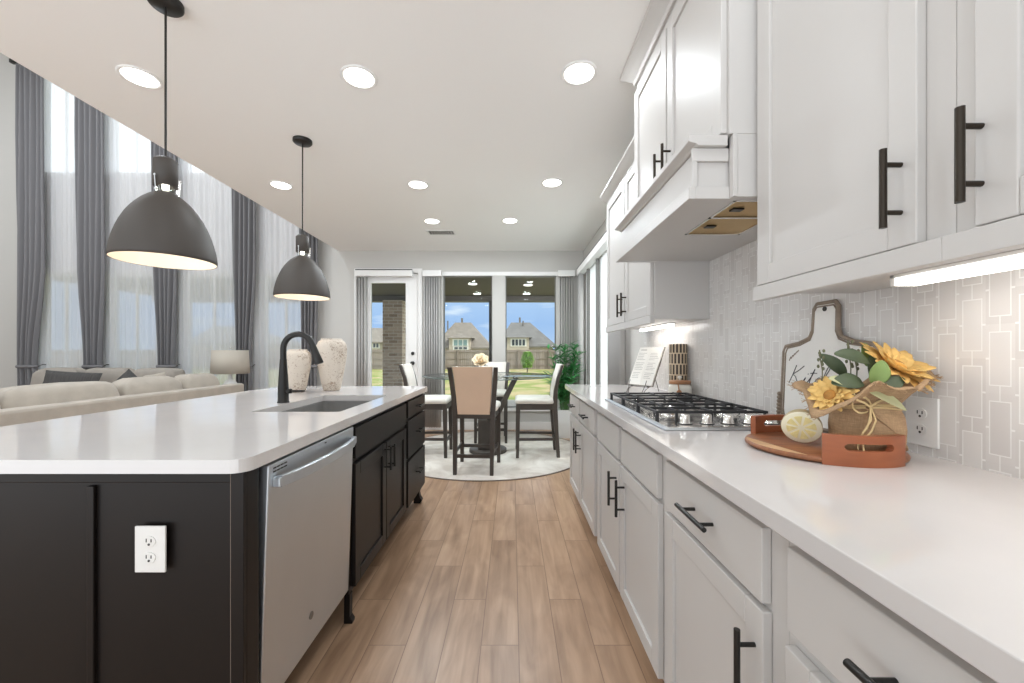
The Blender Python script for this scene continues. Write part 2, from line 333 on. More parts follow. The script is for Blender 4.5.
def rug_mat():
    m = bpy.data.materials.new('faded_cream_rug'); m.use_nodes = True; t = m.node_tree; p = t.nodes['Principled BSDF']
    tcn = N(t, 'ShaderNodeTexCoord')
    n = N(t, 'ShaderNodeTexNoise'); n.inputs['Scale'].default_value = 2.6; n.inputs['Detail'].default_value = 8; n.inputs['Distortion'].default_value = 2
    t.links.new(tcn.outputs['Object'], n.inputs[0]); r = N(t, 'ShaderNodeValToRGB'); t.links.new(n.outputs[0], r.inputs[0])
    e = r.color_ramp.elements; e[0].position = 0.35; e[0].color = rgb(214, 204, 193); e[1].position = 0.62; e[1].color = rgb(238, 231, 222)
    t.links.new(r.outputs[0], p.inputs['Base Color']); p.inputs['Roughness'].default_value = 0.95
    return m
M_RUG = rug_mat()

def stripe_can():
    m = bpy.data.materials.new('dashed_canister_glaze'); m.use_nodes = True; t = m.node_tree; p = t.nodes['Principled BSDF']
    tcn = N(t, 'ShaderNodeTexCoord'); s = N(t, 'ShaderNodeSeparateXYZ'); t.links.new(tcn.outputs['Object'], s.inputs[0])
    an = math_node(t, 'ARCTAN2', s.outputs['Y'], s.outputs['X']); zz = math_node(t, 'DIVIDE', s.outputs['Z'], 0.066)
    rz = math_node(t, 'FLOOR', zz); fz = math_node(t, 'SUBTRACT', zz, rz)
    u = math_node(t, 'ADD', math_node(t, 'MULTIPLY', an, 16/(2*PI)), math_node(t, 'MULTIPLY', rz, 0.5)); fu = math_node(t, 'FRACT', u)
    on = math_node(t, 'MULTIPLY', math_node(t, 'GREATER_THAN', fu, 0.42), math_node(t, 'MULTIPLY', math_node(t, 'GREATER_THAN', fz, 0.07), math_node(t, 'LESS_THAN', fz, 0.96)))
    mx = N(t, 'ShaderNodeMix', data_type='RGBA'); t.links.new(on, mx.inputs['Factor'])
    mx.inputs['A'].default_value = rgb(206, 186, 158); mx.inputs['B'].default_value = rgb(70, 58, 50)
    t.links.new(mx.outputs['Result'], p.inputs['Base Color']); p.inputs['Roughness'].default_value = 0.6; return m
M_CAN = stripe_can()

# ------------------------------------------------------------------ mesh building
class MB:
    def __init__(s): s.v = []; s.f = []; s.sm = []
    def add(s, vs, fs, smooth=False):
        b = len(s.v); s.v += [Vector(p) for p in vs]
        for f in fs: s.f.append([i+b for i in f]); s.sm.append(smooth)
        return s
    def box(s, x0, x1, y0, y1, z0, z1):
        if x0 > x1: x0, x1 = x1, x0
        if y0 > y1: y0, y1 = y1, y0
        if z0 > z1: z0, z1 = z1, z0
        vs = [(x, y, z) for z in (z0, z1) for y in (y0, y1) for x in (x0, x1)]
        return s.add(vs, [(0, 2, 3, 1), (4, 5, 7, 6), (0, 1, 5, 4), (2, 6, 7, 3), (0, 4, 6, 2), (1, 3, 7, 5)])
    def prism(s, pts, d, axis='z'):
        """pts: list of 2D points; extruded between d[0], d[1] along axis. axis z:(x,y) y:(x,z) x:(y,z)"""
        def P(p, h):
            return {'z': (p[0], p[1], h), 'y': (p[0], h, p[1]), 'x': (h, p[0], p[1])}[axis]
        n = len(pts); vs = [P(p, d[0]) for p in pts] + [P(p, d[1]) for p in pts]
        fs = [list(range(n))[::-1], list(range(n, 2*n))] + [(i, (i+1) % n, (i+1) % n+n, i+n) for i in range(n)]
        return s.add(vs, fs)
    def loft(s, rings, closed=True, caps=True, smooth=True):
        n = len(rings[0]); vs = [p for r in rings for p in r]; fs = []
        for i in range(len(rings)-1):
            for j in range(n if closed else n-1):
                k = (j+1) % n; fs.append((i*n+j, i*n+k, (i+1)*n+k, (i+1)*n+j))
        s.add(vs, fs, smooth)
        if caps and closed:
            s.add(rings[0], [list(range(n))[::-1]]); s.add(rings[-1], [list(range(n))])
        return s
    def lathe(s, prof, c=(0, 0, 0), n=40, caps=True, sx=1, sy=1, smooth=True):
        rings = [[(c[0]+r*sx*math.cos(2*PI*i/n), c[1]+r*sy*math.sin(2*PI*i/n), c[2]+z) for i in range(n)] for r, z in prof]
        return s.loft(rings, True, caps, smooth)
    def tube(s, pts, r, n=10, caps=True):
        pts = [Vector(p) for p in pts]; rr = r if isinstance(r, (list, tuple)) else [r]*len(pts)
        rings = []; up = None
        for i, p in enumerate(pts):
            a = pts[max(i-1, 0)]; b = pts[min(i+1, len(pts)-1)]; t = (b-a).normalized()
            if up is None:
                up = Vector((0, 0, 1)) if abs(t.z) < 0.9 else Vector((1, 0, 0))
            x = t.cross(up).normalized(); up = x.cross(t).normalized()
            rings.append([p + (x*math.cos(2*PI*j/n) + up*math.sin(2*PI*j/n))*rr[i] for j in range(n)])
        return s.loft(rings, True, caps, True)
    def bar(s, a, b, w, h=None, side=(0, 0, 1)):
        """straight square bar from a to b; w across, h the other way"""
        h = h or w; a = Vector(a); b = Vector(b); t = (b-a).normalized(); u = Vector(side)
        if abs(u.dot(t)) > 0.95: u = Vector((0, 1, 0))
        x = t.cross(u).normalized(); y = x.cross(t).normalized()
        r = [[p + x*i*w/2 + y*j*h/2 for i, j in ((-1, -1), (1, -1), (1, 1), (-1, 1))] for p in (a, b)]
        return s.loft(r, True, True, False)
    def ball(s, c, r, n=16, m=10, sc=(1, 1, 1)):
        prof = [(r*math.sin(PI*i/m), -r*math.cos(PI*i/m)) for i in range(m+1)]
        prof[0] = (1e-4, -r); prof[-1] = (1e-4, r)
        rings = [[(c[0]+q*sc[0]*math.cos(2*PI*i/n), c[1]+q*sc[1]*math.sin(2*PI*i/n), c[2]+z*sc[2]) for i in range(n)] for q, z in prof]
        return s.loft(rings, True, True, True)

OFF = {}
def obj(name, mb, m, parent=None, bevel=None, smooth=False, solid=None, subsurf=None, local=False, kind=None, label=None):
    me = bpy.data.meshes.new(name)
    o = bpy.data.objects.new(name, me); COL.objects.link(o)
    off = Vector((0, 0, 0))
    if parent is not None:
        o.parent = parent; off = OFF.get(parent.name, Vector((0, 0, 0)))
    elif not local:
        # a top-level mesh gets its origin at the middle of its base
        xs = [v.x for v in mb.v]; ys = [v.y for v in mb.v]; zs = [v.z for v in mb.v]
        off = Vector(((min(xs)+max(xs))/2, (min(ys)+max(ys))/2, min(zs))); o.location = off
    if kind == 'structure' and parent is None:
        off = Vector((0, 0, 0)); o.location = off
    OFF[o.name] = Vector(off) if not local else Vector((0, 0, 0))
    if local and parent is not None: off = Vector((0, 0, 0))
    me.from_pydata([tuple(v-off) for v in mb.v], [], mb.f)
    for p, sflag in zip(me.polygons, mb.sm): p.use_smooth = bool(sflag or smooth)
    bm = bmesh.new(); bm.from_mesh(me); bmesh.ops.recalc_face_normals(bm, faces=bm.faces); bm.to_mesh(me); bm.free()
    me.materials.append(m)
    if solid: md = o.modifiers.new('solid', 'SOLIDIFY'); md.thickness = solid; md.offset = 0
    if bevel:
        md = o.modifiers.new('bevel', 'BEVEL'); md.width = bevel; md.segments = 2; md.limit_method = 'ANGLE'; md.angle_limit = 0.7
    if subsurf: md = o.modifiers.new('sub', 'SUBSURF'); md.levels = subsurf; md.render_levels = subsurf
    if kind: o['kind'] = kind
    if label: o['label'] = label
    return o
def struct(name, mb, m, **kw): return obj(name, mb, m, None, kind='structure', **kw)
def thing(name, label, cat, loc=(0, 0, 0), group=None, rz=0, local=False):
    o = bpy.data.objects.new(name, None); COL.objects.link(o); o.location = loc; o.rotation_euler = (0, 0, rz)
    o.empty_display_size = 0.1; o['label'] = label; o['category'] = cat
    if group: o['group'] = group
    OFF[o.name] = Vector((0, 0, 0)) if local else Vector(loc)
    return o
def tag(o, label, cat, group=None):
    o['label'] = label; o['category'] = cat
    if group: o['group'] = group
    return o
def copy_tree(o, parent=None):
    c = o.copy(); COL.objects.link(c)
    if parent is not None: c.parent = parent
    for ch in list(o.children): copy_tree(ch, c)
    return c
def relabel(o, label, group=None):
    o['label'] = label
    if group: o['group'] = group
    return o

def holed(x0, x1, z0, z1, holes, y0, y1):
    """wall slab in XZ with rectangular holes (hx0,hx1,hz0,hz1); thickness y0..y1"""
    mb = MB(); xs = sorted({x0, x1, *[h[0] for h in holes], *[h[1] for h in holes]})
    for a, b in zip(xs, xs[1:]):
        m_ = (a+b)/2; cuts = sorted([(h[2], h[3]) for h in holes if h[0] < m_ < h[1]]); z = z0
        for c0, c1 in cuts:
            if c0 > z: mb.box(a, b, y0, y1, z, c0)
            z = c1
        if z < z1: mb.box(a, b, y0, y1, z, z1)
    return mb
def swapxy(mb):
    for v in mb.v: v.x, v.y = v.y, v.x
    return mb

# ------------------------------------------------------------------ room shell
YB = 6.14; KB = YB/F
def bx(x): return (x-512)*KB          # back wall X from a photo column
def bz(y): return H+(352.5-y)*KB
XR = 1.095; XE = -2.66; XL = -8.6; YN = -1.6
HT = 5.85
struct('floor', MB().box(XL, XR+0.2, YN, YB+0.2, -0.12, 0), M_FLOOR)
ck = MB().box(XE, XR+0.2, YN, YB, CEIL, CEIL+0.3)
struct('ceiling', ck, M_CEIL)
struct('ceiling_living', MB().box(XL, XE, YN, YB, HT, HT+0.1), M_CEIL)
struct('wall_upper', MB().box(XE, XE+0.12, YN, YB, CEIL+0.3, HT), M_WALL)
struct('wall_left', MB().box(XL-0.1, XL, YN, YB+0.15, 0, HT), M_WALL)

WL = [(bx(40), bx(82)), (bx(109), bx(156)), (bx(184), bx(238)), (bx(262), bx(305))]
WZ = (0.33, 2.40); WZU = (3.94, 5.62)
D0, D1 = bx(359.5), bx(417.5)
K1 = (bx(443), bx(492.3)); K2 = (bx(505.5), bx(556.2)); KZ = (0.335, 2.362)
holes = [(a, b, *WZ) for a, b in WL] + [(a, b, *WZU) for a, b in WL] + [(D0-0.012, D1+0.012, 0.0, 2.40), (*K1, *KZ), (*K2, *KZ)]
struct('wall_back', holed(XL, XR+0.2, 0, HT, holes, YB, YB+0.15), M_WALL)
# right wall with the patio window
RW = (3.95, 5.85, 0.335, 2.362)
struct('wall_right', swapxy(holed(YN, YB, 0, CEIL, [RW], XR, XR+0.2)), M_WALL)
struct('baseboard_back', MB().box(D1+0.08, XR, YB-0.016, YB, 0, 0.12).box(XE+0.0, D0-0.08, YB-0.016, YB, 0, 0.12), M_TRIM, bevel=0.003)
struct('baseboard_right', MB().box(XR-0.016, XR, 3.34, YB-0.016, 0, 0.12), M_TRIM, bevel=0.003)

def window(name, x0, x1, z0, z1, grid=None, frame=0.035, y=YB, mats=(None, None), mullion=None):
    fr = MB(); a = frame
    for (p, q, r, t) in ((x0, x1, z0, z0+a), (x0, x1, z1-a, z1), (x0, x0+a, z0+a, z1-a), (x1-a, x1, z0+a, z1-a)):
        fr.box(p, q, y+0.05, y+0.11, r, t)
    if mullion:
        for mxx in mullion: fr.box(mxx-0.012, mxx+0.012, y+0.06, y+0.10, z0+a, z1-a)
    if grid:
        for gz in grid: fr.box(x0+a, x1-a, y+0.06, y+0.10, gz-0.015, gz+0.015)
    o = struct(name, fr, mats[0] or M_TRIM, bevel=0.003)
    g = obj('window_glass', MB().box(x0+a, x1-a, y+0.078, y+0.084, z0+a, z1-a), M_GLASS, o)
    return o
k = 1
for a, b in WL:
    window('window_%d' % k, a, b, *WZ, mullion=[(a+b)/2]); k += 1
    window('window_%d' % k, a, b, *WZU, mullion=[(a+b)/2]); k += 1
window('window_%d' % k, *K1, *KZ, frame=0.014, mats=(M_ALU, None)); k += 1
window('window_%d' % k, *K2, *KZ, frame=0.014, mats=(M_ALU, None)); k += 1
# right window: built the same, turned into the right wall
fr = MB(); a = 0.045
yy0, yy1, z0, z1 = RW
for (p, q, r, t) in ((yy0, yy1, z0, z0+a), (yy0, yy1, z1-a, z1), (yy0, yy0+a, z0+a, z1-a), (yy1-a, yy1, z0+a, z1-a), (4.86, 4.98, z0+a, z1-a)):
    fr.box(XR+0.03, XR+0.1, p, q, r, t)
wr = struct('window_%d' % k, fr, M_TRIM, bevel=0.003)
obj('window_glass', MB().box(XR+0.062, XR+0.068, yy0+a, yy1-a, z0+a, z1-a), M_GLASS, wr)
# sills and casings
cas = MB()
cas.box(K1[0]-0.01, K2[1]+0.06, YB-0.03, YB+0.05, KZ[0]-0.05, KZ[0])
cas.box(K1[0]-0.01, K2[1]+0.03, YB-0.012, YB, KZ[1], KZ[1]+0.06)
struct('trim_1', cas, M_TRIM, bevel=0.003)
cs = MB()
for a, b in WL: cs.box(a-0.04, b+0.04, YB-0.04, YB+0.05, WZ[0]-0.04, WZ[0])
struct('trim_2', cs, M_TRIM, bevel=0.003)
# door casing + door
dc = MB()
dc.box(D0-0.075, D0-0.012, YB-0.02, YB, 0, 2.47).box(D1+0.012, D1+0.075, YB-0.02, YB, 0, 2.47).box(D0-0.012, D1+0.012, YB-0.02, YB, 2.405, 2.47)
struct('trim_3', dc, M_TRIM, bevel=0.003)
gx0, gx1, gz0, gz1 = bx(370.5), bx(405.5), 0.22, bz(282.8)
dr = holed(D0, D1, 0.01, 2.395, [(gx0, gx1, gz0, gz1)], YB+0.02, YB+0.065)
door = struct('door_1', dr, M_TRIM, bevel=0.002)
obj('door_glass', MB().box(gx0, gx1, YB+0.04, YB+0.046, gz0, gz1), M_GLASS, door)
gf = MB()
for p, q, r, t in ((gx0-0.02, gx0, gz0, gz1), (gx1, gx1+0.02, gz0, gz1), (gx0-0.02, gx1+0.02, gz0-0.02, gz0), (gx0-0.02, gx1+0.02, gz1, gz1+0.02)):
    gf.box(p, q, YB+0.008, YB+0.0195, r, t)
obj('glass_bead', gf, M_TRIM, door, bevel=0.002)
kn = MB().lathe([(0.028, 0), (0.028, 0.006), (0.01, 0.012), (0.01, 0.035), (0.026, 0.045), (0.028, 0.06), (0.018, 0.072), (0.001, 0.075)], n=20)
for v in kn.v: v.y, v.z = -v.z, v.y
for v in kn.v: v.x += bx(412.5); v.y += YB+0.02; v.z += 1.02
obj('door_knob', kn, M_BLK, door)
kn2 = MB().lathe([(0.026, 0), (0.026, 0.012), (0.02, 0.02), (0.001, 0.021)], n=20)
for v in kn2.v: v.y, v.z = -v.z, v.y
for v in kn2.v: v.x += bx(412.5); v.y += YB+0.02; v.z += 1.17
obj('deadbolt', kn2, M_BLK, door)

# ------------------------------------------------------------------ countertops
CT = 0.914; CB = 0.879
def rounded_rect(x0, x1, y0, y1, r, n=8, corners=(1, 1, 1, 1)):
    pts = []
    for (cx, cy, a0, on) in ((x1-r, y0+r, -PI/2, corners[0]), (x1-r, y1-r, 0, corners[1]), (x0+r, y1-r, PI/2, corners[2]), (x0+r, y0+r, PI, corners[3])):
        if on:
            for i in range(n+1): t = a0+PI/2*i/n; pts.append((cx+r*math.cos(t), cy+r*math.sin(t)))
        else:
            t = a0+PI/4; pts.append((cx+r*(1 if math.cos(t) > 0 else -1), cy+r*(1 if math.sin(t) > 0 else -1)))
    return pts
def slab_with_hole(outer, hole, z0, z1):
    """outer/hole: lists of 2D points; bmesh fill gives a slab with an opening"""
    bm = bmesh.new(); 
    def loop(pts, z):
        vs = [bm.verts.new((p[0], p[1], z)) for p in pts]
        return vs, [bm.edges.new((vs[i], vs[(i+1) % len(vs)])) for i in range(len(vs))]
    mb = MB()
    vo, eo = loop(outer, 0); vh, eh = loop(hole, 0)
    r = bmesh.ops.triangle_fill(bm, use_beauty=True, use_dissolve=False, edges=eo+eh)
    bm.verts.index_update(); vs = [v.co.copy() for v in bm.verts]; fs = [[v.index for v in f.verts] for f in bm.faces]
    bm.free()
    mb.add([(v.x, v.y, z1) for v in vs], fs); mb.add([(v.x, v.y, z0) for v in vs], [f[::-1] for f in fs])
    for pts in (outer, hole):
        n = len(pts); mb.add([(p[0], p[1], z0) for p in pts]+[(p[0], p[1], z1) for p in pts], [(i, (i+1) % n, (i+1) % n+n, i+n) for i in range(n)])
    return mb
IX0, IX1, IY0, IY1 = -1.86, -0.672, 1.005, 3.215
SX0, SX1, SY0, SY1 = -1.19, -0.785, 1.82, 2.53
o = obj('island_countertop', slab_with_hole(rounded_rect(IX0, IX1, IY0, IY1, 0.045), rounded_rect(SX0, SX1, SY0, SY1, 0.012, 3), CB, CT), M_QTZ, bevel=0.002)
tag(o, 'white quartz slab with rounded corners and sink cutout on the dark island', 'countertop')
RX = 0.447
o = obj('wall_countertop', MB().prism(rounded_rect(RX, XR-0.006, 0.02, 3.396, 0.02, 4, (0, 0, 1, 0)), (CB, CT)), M_QTZ, bevel=0.002)
tag(o, 'long white quartz slab along the tiled wall carrying the gas cooktop', 'countertop')
struct('wall_backsplash', MB().box(XR-0.008, XR, 0.0, 3.30, CT-0.002, 1.75), M_TILE)

# ------------------------------------------------------------------ cabinet pieces
def front(y0, y1, z0, z1, xf, sgn, shaker=True, th=0.02, rail=0.058):
    """cabinet front in the YZ plane; xf = outer face X, sgn = +1 if it faces +X"""
    mb = MB(); xb = xf - sgn*th; 
    if not shaker: return mb.box(xb, xf, y0, y1, z0, z1)
    for a, b, c, d in ((y0, y0+rail, z0, z1), (y1-rail, y1, z0, z1), (y0+rail, y1-rail, z0, z0+rail), (y0+rail, y1-rail, z1-rail, z1)):
        mb.box(xb, xf, a, b, c, d)
    mb.box(xb, xf - sgn*0.009, y0+rail-0.001, y1-rail+0.001, z0+rail-0.001, z1-rail+0.001)
    return mb
def pull(xf, sgn, y, z, L=0.155, vert=True, r=0.006, proj=0.035, m=None, parent=None):
    mb = MB(); xb = xf+sgn*proj; s = 0.047
    if vert:
        mb.tube([(xb, y, z-L/2), (xb, y, z+L/2)], r, 12)
        for d in (-s, s): mb.tube([(xf-sgn*0.0005, y, z+d), (xb, y, z+d)], r*0.75, 10)
    else:
        mb.tube([(xb, y-L/2, z), (xb, y+L/2, z)], r, 12)
        for d in (-s, s): mb.tube([(xf-sgn*0.0005, y+d, z), (xb, y+d, z)], r*0.75, 10)
    return obj('handle', mb, m or M_BLK, parent)
def carcass(x0, x1, y0, y1, z0, z1): return MB().box(x0, x1, y0, y1, z0, z1)

# right hand base run: door faces at X=.477 facing -X
XF = 0.477; XC = XF+0.0205
def rbase(label, y0, y1, units, kick=True, feet=()):
    t = thing('base_cabinet', label, 'cabinet', ((XC+XR)/2, (y0+y1)/2, 0), 'white base cabinets along the tiled wall')
    b = MB().box(XC, XR-0.002, y0+0.0005, y1-0.0005, 0.105, CB-0.001)
    obj('body', b, M_CAB, t, bevel=0.001)
    obj('toe_kick', MB().box(XC+0.065, XR-0.01, y0+0.001, y1-0.001, 0.0, 0.104), M_CAB, t)
    for u in units:
        kind, a, b2, c, d, hy, hz, vert = u
        o = obj(kind, front(a, b2, c, d, XF, -1, shaker=(kind == 'door')), M_CAB, t, bevel=0.0025)
        if hy is not None: pull(XF, -1, hy, hz, vert=vert, parent=o)
    for fy in feet:
        f = MB().prism([(XC-0.002, 0.104), (XC+0.062, 0.104), (XC+0.062, 0.0), (XC+0.045, 0), (XC+0.04, 0.03), (XC+0.02, 0.06), (XC+0.0, 0.07)], (fy-0.03, fy+0.03), 'y')
        obj('furniture_foot', f, M_CAB, t, bevel=0.002)
    return t
DZ0, DZ1, RZ0, RZ1 = 0.115, 0.688, 0.703, 0.848
rbase('white base cabinet at the far end of the run, with two drawers over two doors', 2.285, 3.34,
      [('drawer', 2.84, 3.30, RZ0, RZ1, 3.07, 0.775, False), ('drawer', 2.325, 2.80, RZ0, RZ1, 2.56, 0.775, False),
       ('door', 2.825, 3.30, DZ0, DZ1, 2.865, 0.563, True), ('door', 2.325, 2.815, DZ0, DZ1, 2.775, 0.563, True)], feet=(3.305,))
rbase('white base cabinet under the gas cooktop, two plain fronts over two doors', 1.275, 2.285,
      [('drawer_front', 1.80, 2.24, RZ0, RZ1, None, 0, 0), ('drawer_front', 1.318, 1.75, RZ0, RZ1, None, 0, 0),
       ('door', 1.782, 2.24, DZ0, DZ1, 1.83, 0.563, True), ('door', 1.308, 1.768, DZ0, DZ1, 1.70, 0.563, True)])
rbase('white base cabinet between cooktop base and nearest cabinet, one drawer over one door', 0.717, 1.275,
      [('drawer', 0.765, 1.247, RZ0, RZ1, 0.998, 0.775, False), ('door', 0.762, 1.247, DZ0, DZ1, 0.786, 0.563, True)])
rbase('white base cabinet nearest the viewer at the lower right corner', 0.06, 0.717,
      [('drawer', 0.20, 0.695, RZ0, RZ1, 0.45, 0.775, False), ('door', 0.20, 0.700, DZ0, 0.673, 0.66, 0.555, True)])

# ------------------------------------------------------------------ upper cabinets
XU = 0.765
def rupper(label, y0, y1, doors, ztop=2.40, crown=True):
    t = thing('upper_cabinet', label, 'cabinet', ((XU+XR)/2, (y0+y1)/2, 1.36), 'white wall cabinets')
    obj('body', MB().box(XU+0.0205, XR-0.009, y0+0.0005, y1-0.0005, 1.37, ztop), M_CAB, t, bevel=0.001)
    obj('light_rail', MB().box(XU-0.006, XU+0.0200, y0+0.0, y1, 1.345, 1.389), M_CAB, t, bevel=0.002)
    if crown:
        pr = [(XU+0.0200, ztop-0.02), (XU+0.0200, ztop+0.055), (XU-0.05, ztop+0.055), (XU-0.05, ztop+0.04), (XU-0.02, ztop+0.01), (XU+0.005, ztop-0.01), (XU+0.005, ztop-0.02)]
        obj('crown_moulding', MB().prism(pr, (y0, y1), 'y'), M_CAB, t, bevel=0.002)
    for a, b, hy in doors:
        o = obj('door', front(a, b, 1.392, ztop-0.03, XU, -1), M_CAB, t, bevel=0.0025)
        pull(XU, -1, hy, 1.506, m=M_BRZ, parent=o, r=0.0065)
    return t
rupper('white wall cabinet right of the hood with one handle, over the flower tray', 0.707, 1.262, [(0.757, 1.249, 0.787)])
rupper('white wall cabinet cut by the right edge of the photo, over the lit strip light', 0.06, 0.707, [(0.20, 0.662, 0.652)])
rupper('white two door wall cabinet beyond the range hood', 2.200, 3.255, [(2.215, 2.715, 2.68), (2.735, 3.235, 2.775)])
# hood cabinet
XH = 0.667
t = thing('upper_cabinet', 'tall white two door cabinet above the range hood reaching the ceiling', 'cabinet', (0.88, 1.73, 1.88), 'white wall cabinets')
obj('body', MB().box(XH+0.0205, XR-0.009, 1.265, 2.197, 1.877, CEIL-0.001), M_CAB, t, bevel=0.001)
for a, b, hy in ((1.277, 1.722, 1.685), (1.738, 2.183, 1.775)):
    o = obj('door', front(a, b, 1.885, 2.595, XH, -1), M_CAB, t, bevel=0.0025)
    pull(XH, -1, hy, 1.985, m=M_BRZ, parent=o)
def crown_ring(x0, y0, y1, x1, zt, prof):
    """crown wrapped round three sides: prof = [(outset, z)]"""
    rings = []
    for d, z in prof:
        rings.append([(x1, y0-d, z), (x0-d, y0-d, z), (x0-d, y1+d, z), (x1, y1+d, z)])
    mb = MB()
    n = len(rings)
    vs = [p for r in rings for p in r]; fs = []
    for i in range(n):
        j = (i+1) % n
        for k_ in range(3): fs.append((i*4+k_, i*4+k_+1, j*4+k_+1, j*4+k_))
    fs.append([i*4 for i in range(n)]); fs.append([i*4+3 for i in range(n)][::-1])
    return mb.add(vs, fs)
obj('crown_moulding', crown_ring(XH+0.02, 1.265, 2.197, XR-0.01, 0, [(0.001, 2.655), (0.012, 2.655), (0.018, 2.675), (0.045, 2.70), (0.072, 2.722), (0.075, 2.7425), (0.001, 2.7425)]), M_CAB, t)
# range hood
t = thing('range_hood', 'white panelled box range hood with gold filters over the cooktop', 'range hood', (0.83, 1.74, 1.68))
HXF = 0.568; HY0, HY1 = 1.284, 2.197
hb = MB().box(HXF+0.03, XR-0.009, HY0+0.014, HY1-0.004, 1.7175, 1.842)
obj('hood_box', hb, M_CAB, t, bevel=0.002)
sk = MB()
sk.box(HXF, HXF+0.022, HY0, HY1, 1.678, 1.717); sk.box(HXF+0.022, 0.698, HY0, HY0+0.02, 1.678, 1.717); sk.box(0.698, XR-0.009, HY0+0.004, HY0+0.02, 1.678, 1.717); sk.box(HXF+0.022, XR-0.009, HY1-0.003, HY1, 1.678, 1.717)
obj('bottom_band', sk, M_CAB, t, bevel=0.002)
sp_ = MB().box(HXF+0.012, 0.698, HY0+0.003, HY0+0.0138, 1.8, 1.842).box(HXF+0.012, HXF+0.029, HY0+0.003, HY0+0.0138, 1.7175, 1.8)
obj('side_frame', sp_, M_CAB, t, bevel=0.002)
obj('side_stile', MB().box(0.6985, 0.712, HY0-0.022, HY0+0.003, 1.678, 1.876), M_CAB, t, bevel=0.002)
obj('side_panel', MB().box(0.7125, XR-0.009, HY0-0.0188, HY0+0.003, 1.678, 1.876), M_CAB, t)
obj('ledge_moulding', MB().prism([(HXF-0.006, 1.876), (XH+0.02, 1.876), (XH+0.02, 1.843), (HXF+0.025, 1.843), (HXF+0.018, 1.850), (HXF-0.006, 1.856)], (HY0-0.012, HY1), 'y'), M_CAB, t, bevel=0.002)
fx0, fx1, fy0, fy1 = 0.73, 0.96, 1.312, 1.69
und = slab_with_hole([(HXF+0.022, HY0+0.02), (XR-0.01, HY0+0.02), (XR-0.01, HY1-0.003), (HXF+0.022, HY1-0.003)], [(fx0, fy0), (fx1, fy0), (fx1, fy1), (fx0, fy1)], 1.684, 1.692)
obj('underside_panel', und, M_CAB, t)
lf = MB()
for p in ((fx0, fx1, fy0, fy0+0.008), (fx0, fx1, fy1-0.008, fy1), (fx0, fx0+0.008, fy0, fy1), (fx1-0.008, fx1, fy0, fy1), (fx0, fx1, 1.474, 1.488)): lf.box(*p, 1.681, 1.694)
obj('filter_frame', lf, M_CHR, t)
for a, b in ((fy0+0.009, 1.473), (1.489, fy1-0.009)):
    f = obj('grease_filter', MB().box(fx0+0.009, fx1-0.009, a, b, 1.6855, 1.693), M_FILT, t)
    ym = (a+b)/2
    obj('filter_latch', MB().box(fx0+0.035, fx0+0.075, ym-0.014, ym+0.014, 1.679, 1.6853), M_BRZ, f, bevel=0.002)
# under-cabinet strip lights
def strip(label, x0, x1, y0, y1, power):
    t = thing('strip_light', label, 'strip light', ((x0+x1)/2, (y0+y1)/2, 1.36), 'strip lights under the wall cabinets')
    obj('housing', MB().box(x0-0.004, x1+0.004, y0, y1, 1.361, 1.3695).box(x0-0.004, x1+0.004, y1-0.012, y1, 1.342, 1.3695), M_PLAST, t, bevel=0.002)
    obj('lens', MB().box(x0, x1, y0+0.01, y1-0.0125, 1.343, 1.3605), M_LED, t, bevel=0.003)
    area('strip_lamp', (0, 0, -0.022), x1-x0, power, (1, 0.95, 0.9), sy=y1-y0-0.04, parent=t)
strip('lit white strip light on the wall cabinet underside at the right edge', 0.915, 0.965, 0.22, 0.965, 0.5)
strip('lit strip light below the far wall cabinet, above the cookbook', 0.97, 1.0, 2.45, 3.05, 0.7)

# ------------------------------------------------------------------ outlets
def outlet(label, loc, rz, w=0.079, h=0.122):
    t = thing('wall_outlet', label, 'outlet', loc, None, rz, local=True)
    obj('cover_plate', MB().box(-w/2, w/2, -0.006, 0, -h/2, h/2), M_PLAST, t, bevel=0.002)
    for zc in (0.021, -0.021):
        pr = [(0.0165*math.cos(a), zc+0.0145*math.sin(a)) for a in [i*2*PI/20 for i in range(20)]]
        s = obj('socket', MB().prism(pr, (-0.0085, -0.0062), 'y'), M_PLAST, t, bevel=0.0006)
        sl = MB().box(-0.0075, -0.0055, -0.0095, -0.0086, zc-0.001, zc+0.008).box(0.005, 0.007, -0.0095, -0.0086, zc-0.001, zc+0.007)
        sl.prism([(0.003*math.cos(a), zc-0.007+0.003*math.sin(a)) for a in [i*2*PI/10 for i in range(10)]], (-0.0095, -0.0086), 'y')
        obj('slots', sl, M_SLOT, s)
    return t
outlet('white outlet on the dark island end panel', (-0.936, 1.0395, 0.675), 0, 0.079, 0.120)
outlet('white outlet on the tiled wall right of the wrapped flowers', (XR-0.0085, 1.057, 1.002), -PI/2, 0.084, 0.128)

# ------------------------------------------------------------------ island
IXF = -0.69; IXC = IXF-0.0205; BY0, BY1 = 1.040, 3.190
XBK = -1.55
def ithing(name, label, cat, y0, y1): return thing(name, label, cat, ((IXC+XBK)/2, (y0+y1)/2, 0))
t = ithing('island_end_panel', 'dark espresso end panel of the island facing the viewer, with outlet', 'panel', BY0, BY0+0.05)
ep = MB().box(XBK-0.02, -0.702, BY0+0.012, 1.110, 0.0, CB-0.001)
obj('panel', ep, M_DARK, t, bevel=0.001)
tr = MB()
xb = -1.10
tr.box(xb-0.009, xb+0.009, BY0+0.002, BY0+0.0125, 0.0, 0.835)
tr.box(XBK-0.02, -0.735, BY0+0.008, BY0+0.0125, 0.842, CB-0.002)
obj('batten', tr, M_DARK, t, bevel=0.003)
obj('corner_post', MB().box(-0.732, -0.698, BY0, BY0+0.0125, 0.0, CB-0.0015).box(-0.7015, -0.698, BY0+0.0125, 1.100, 0.0, CB-0.0015), M_DARK, t, bevel=0.003)
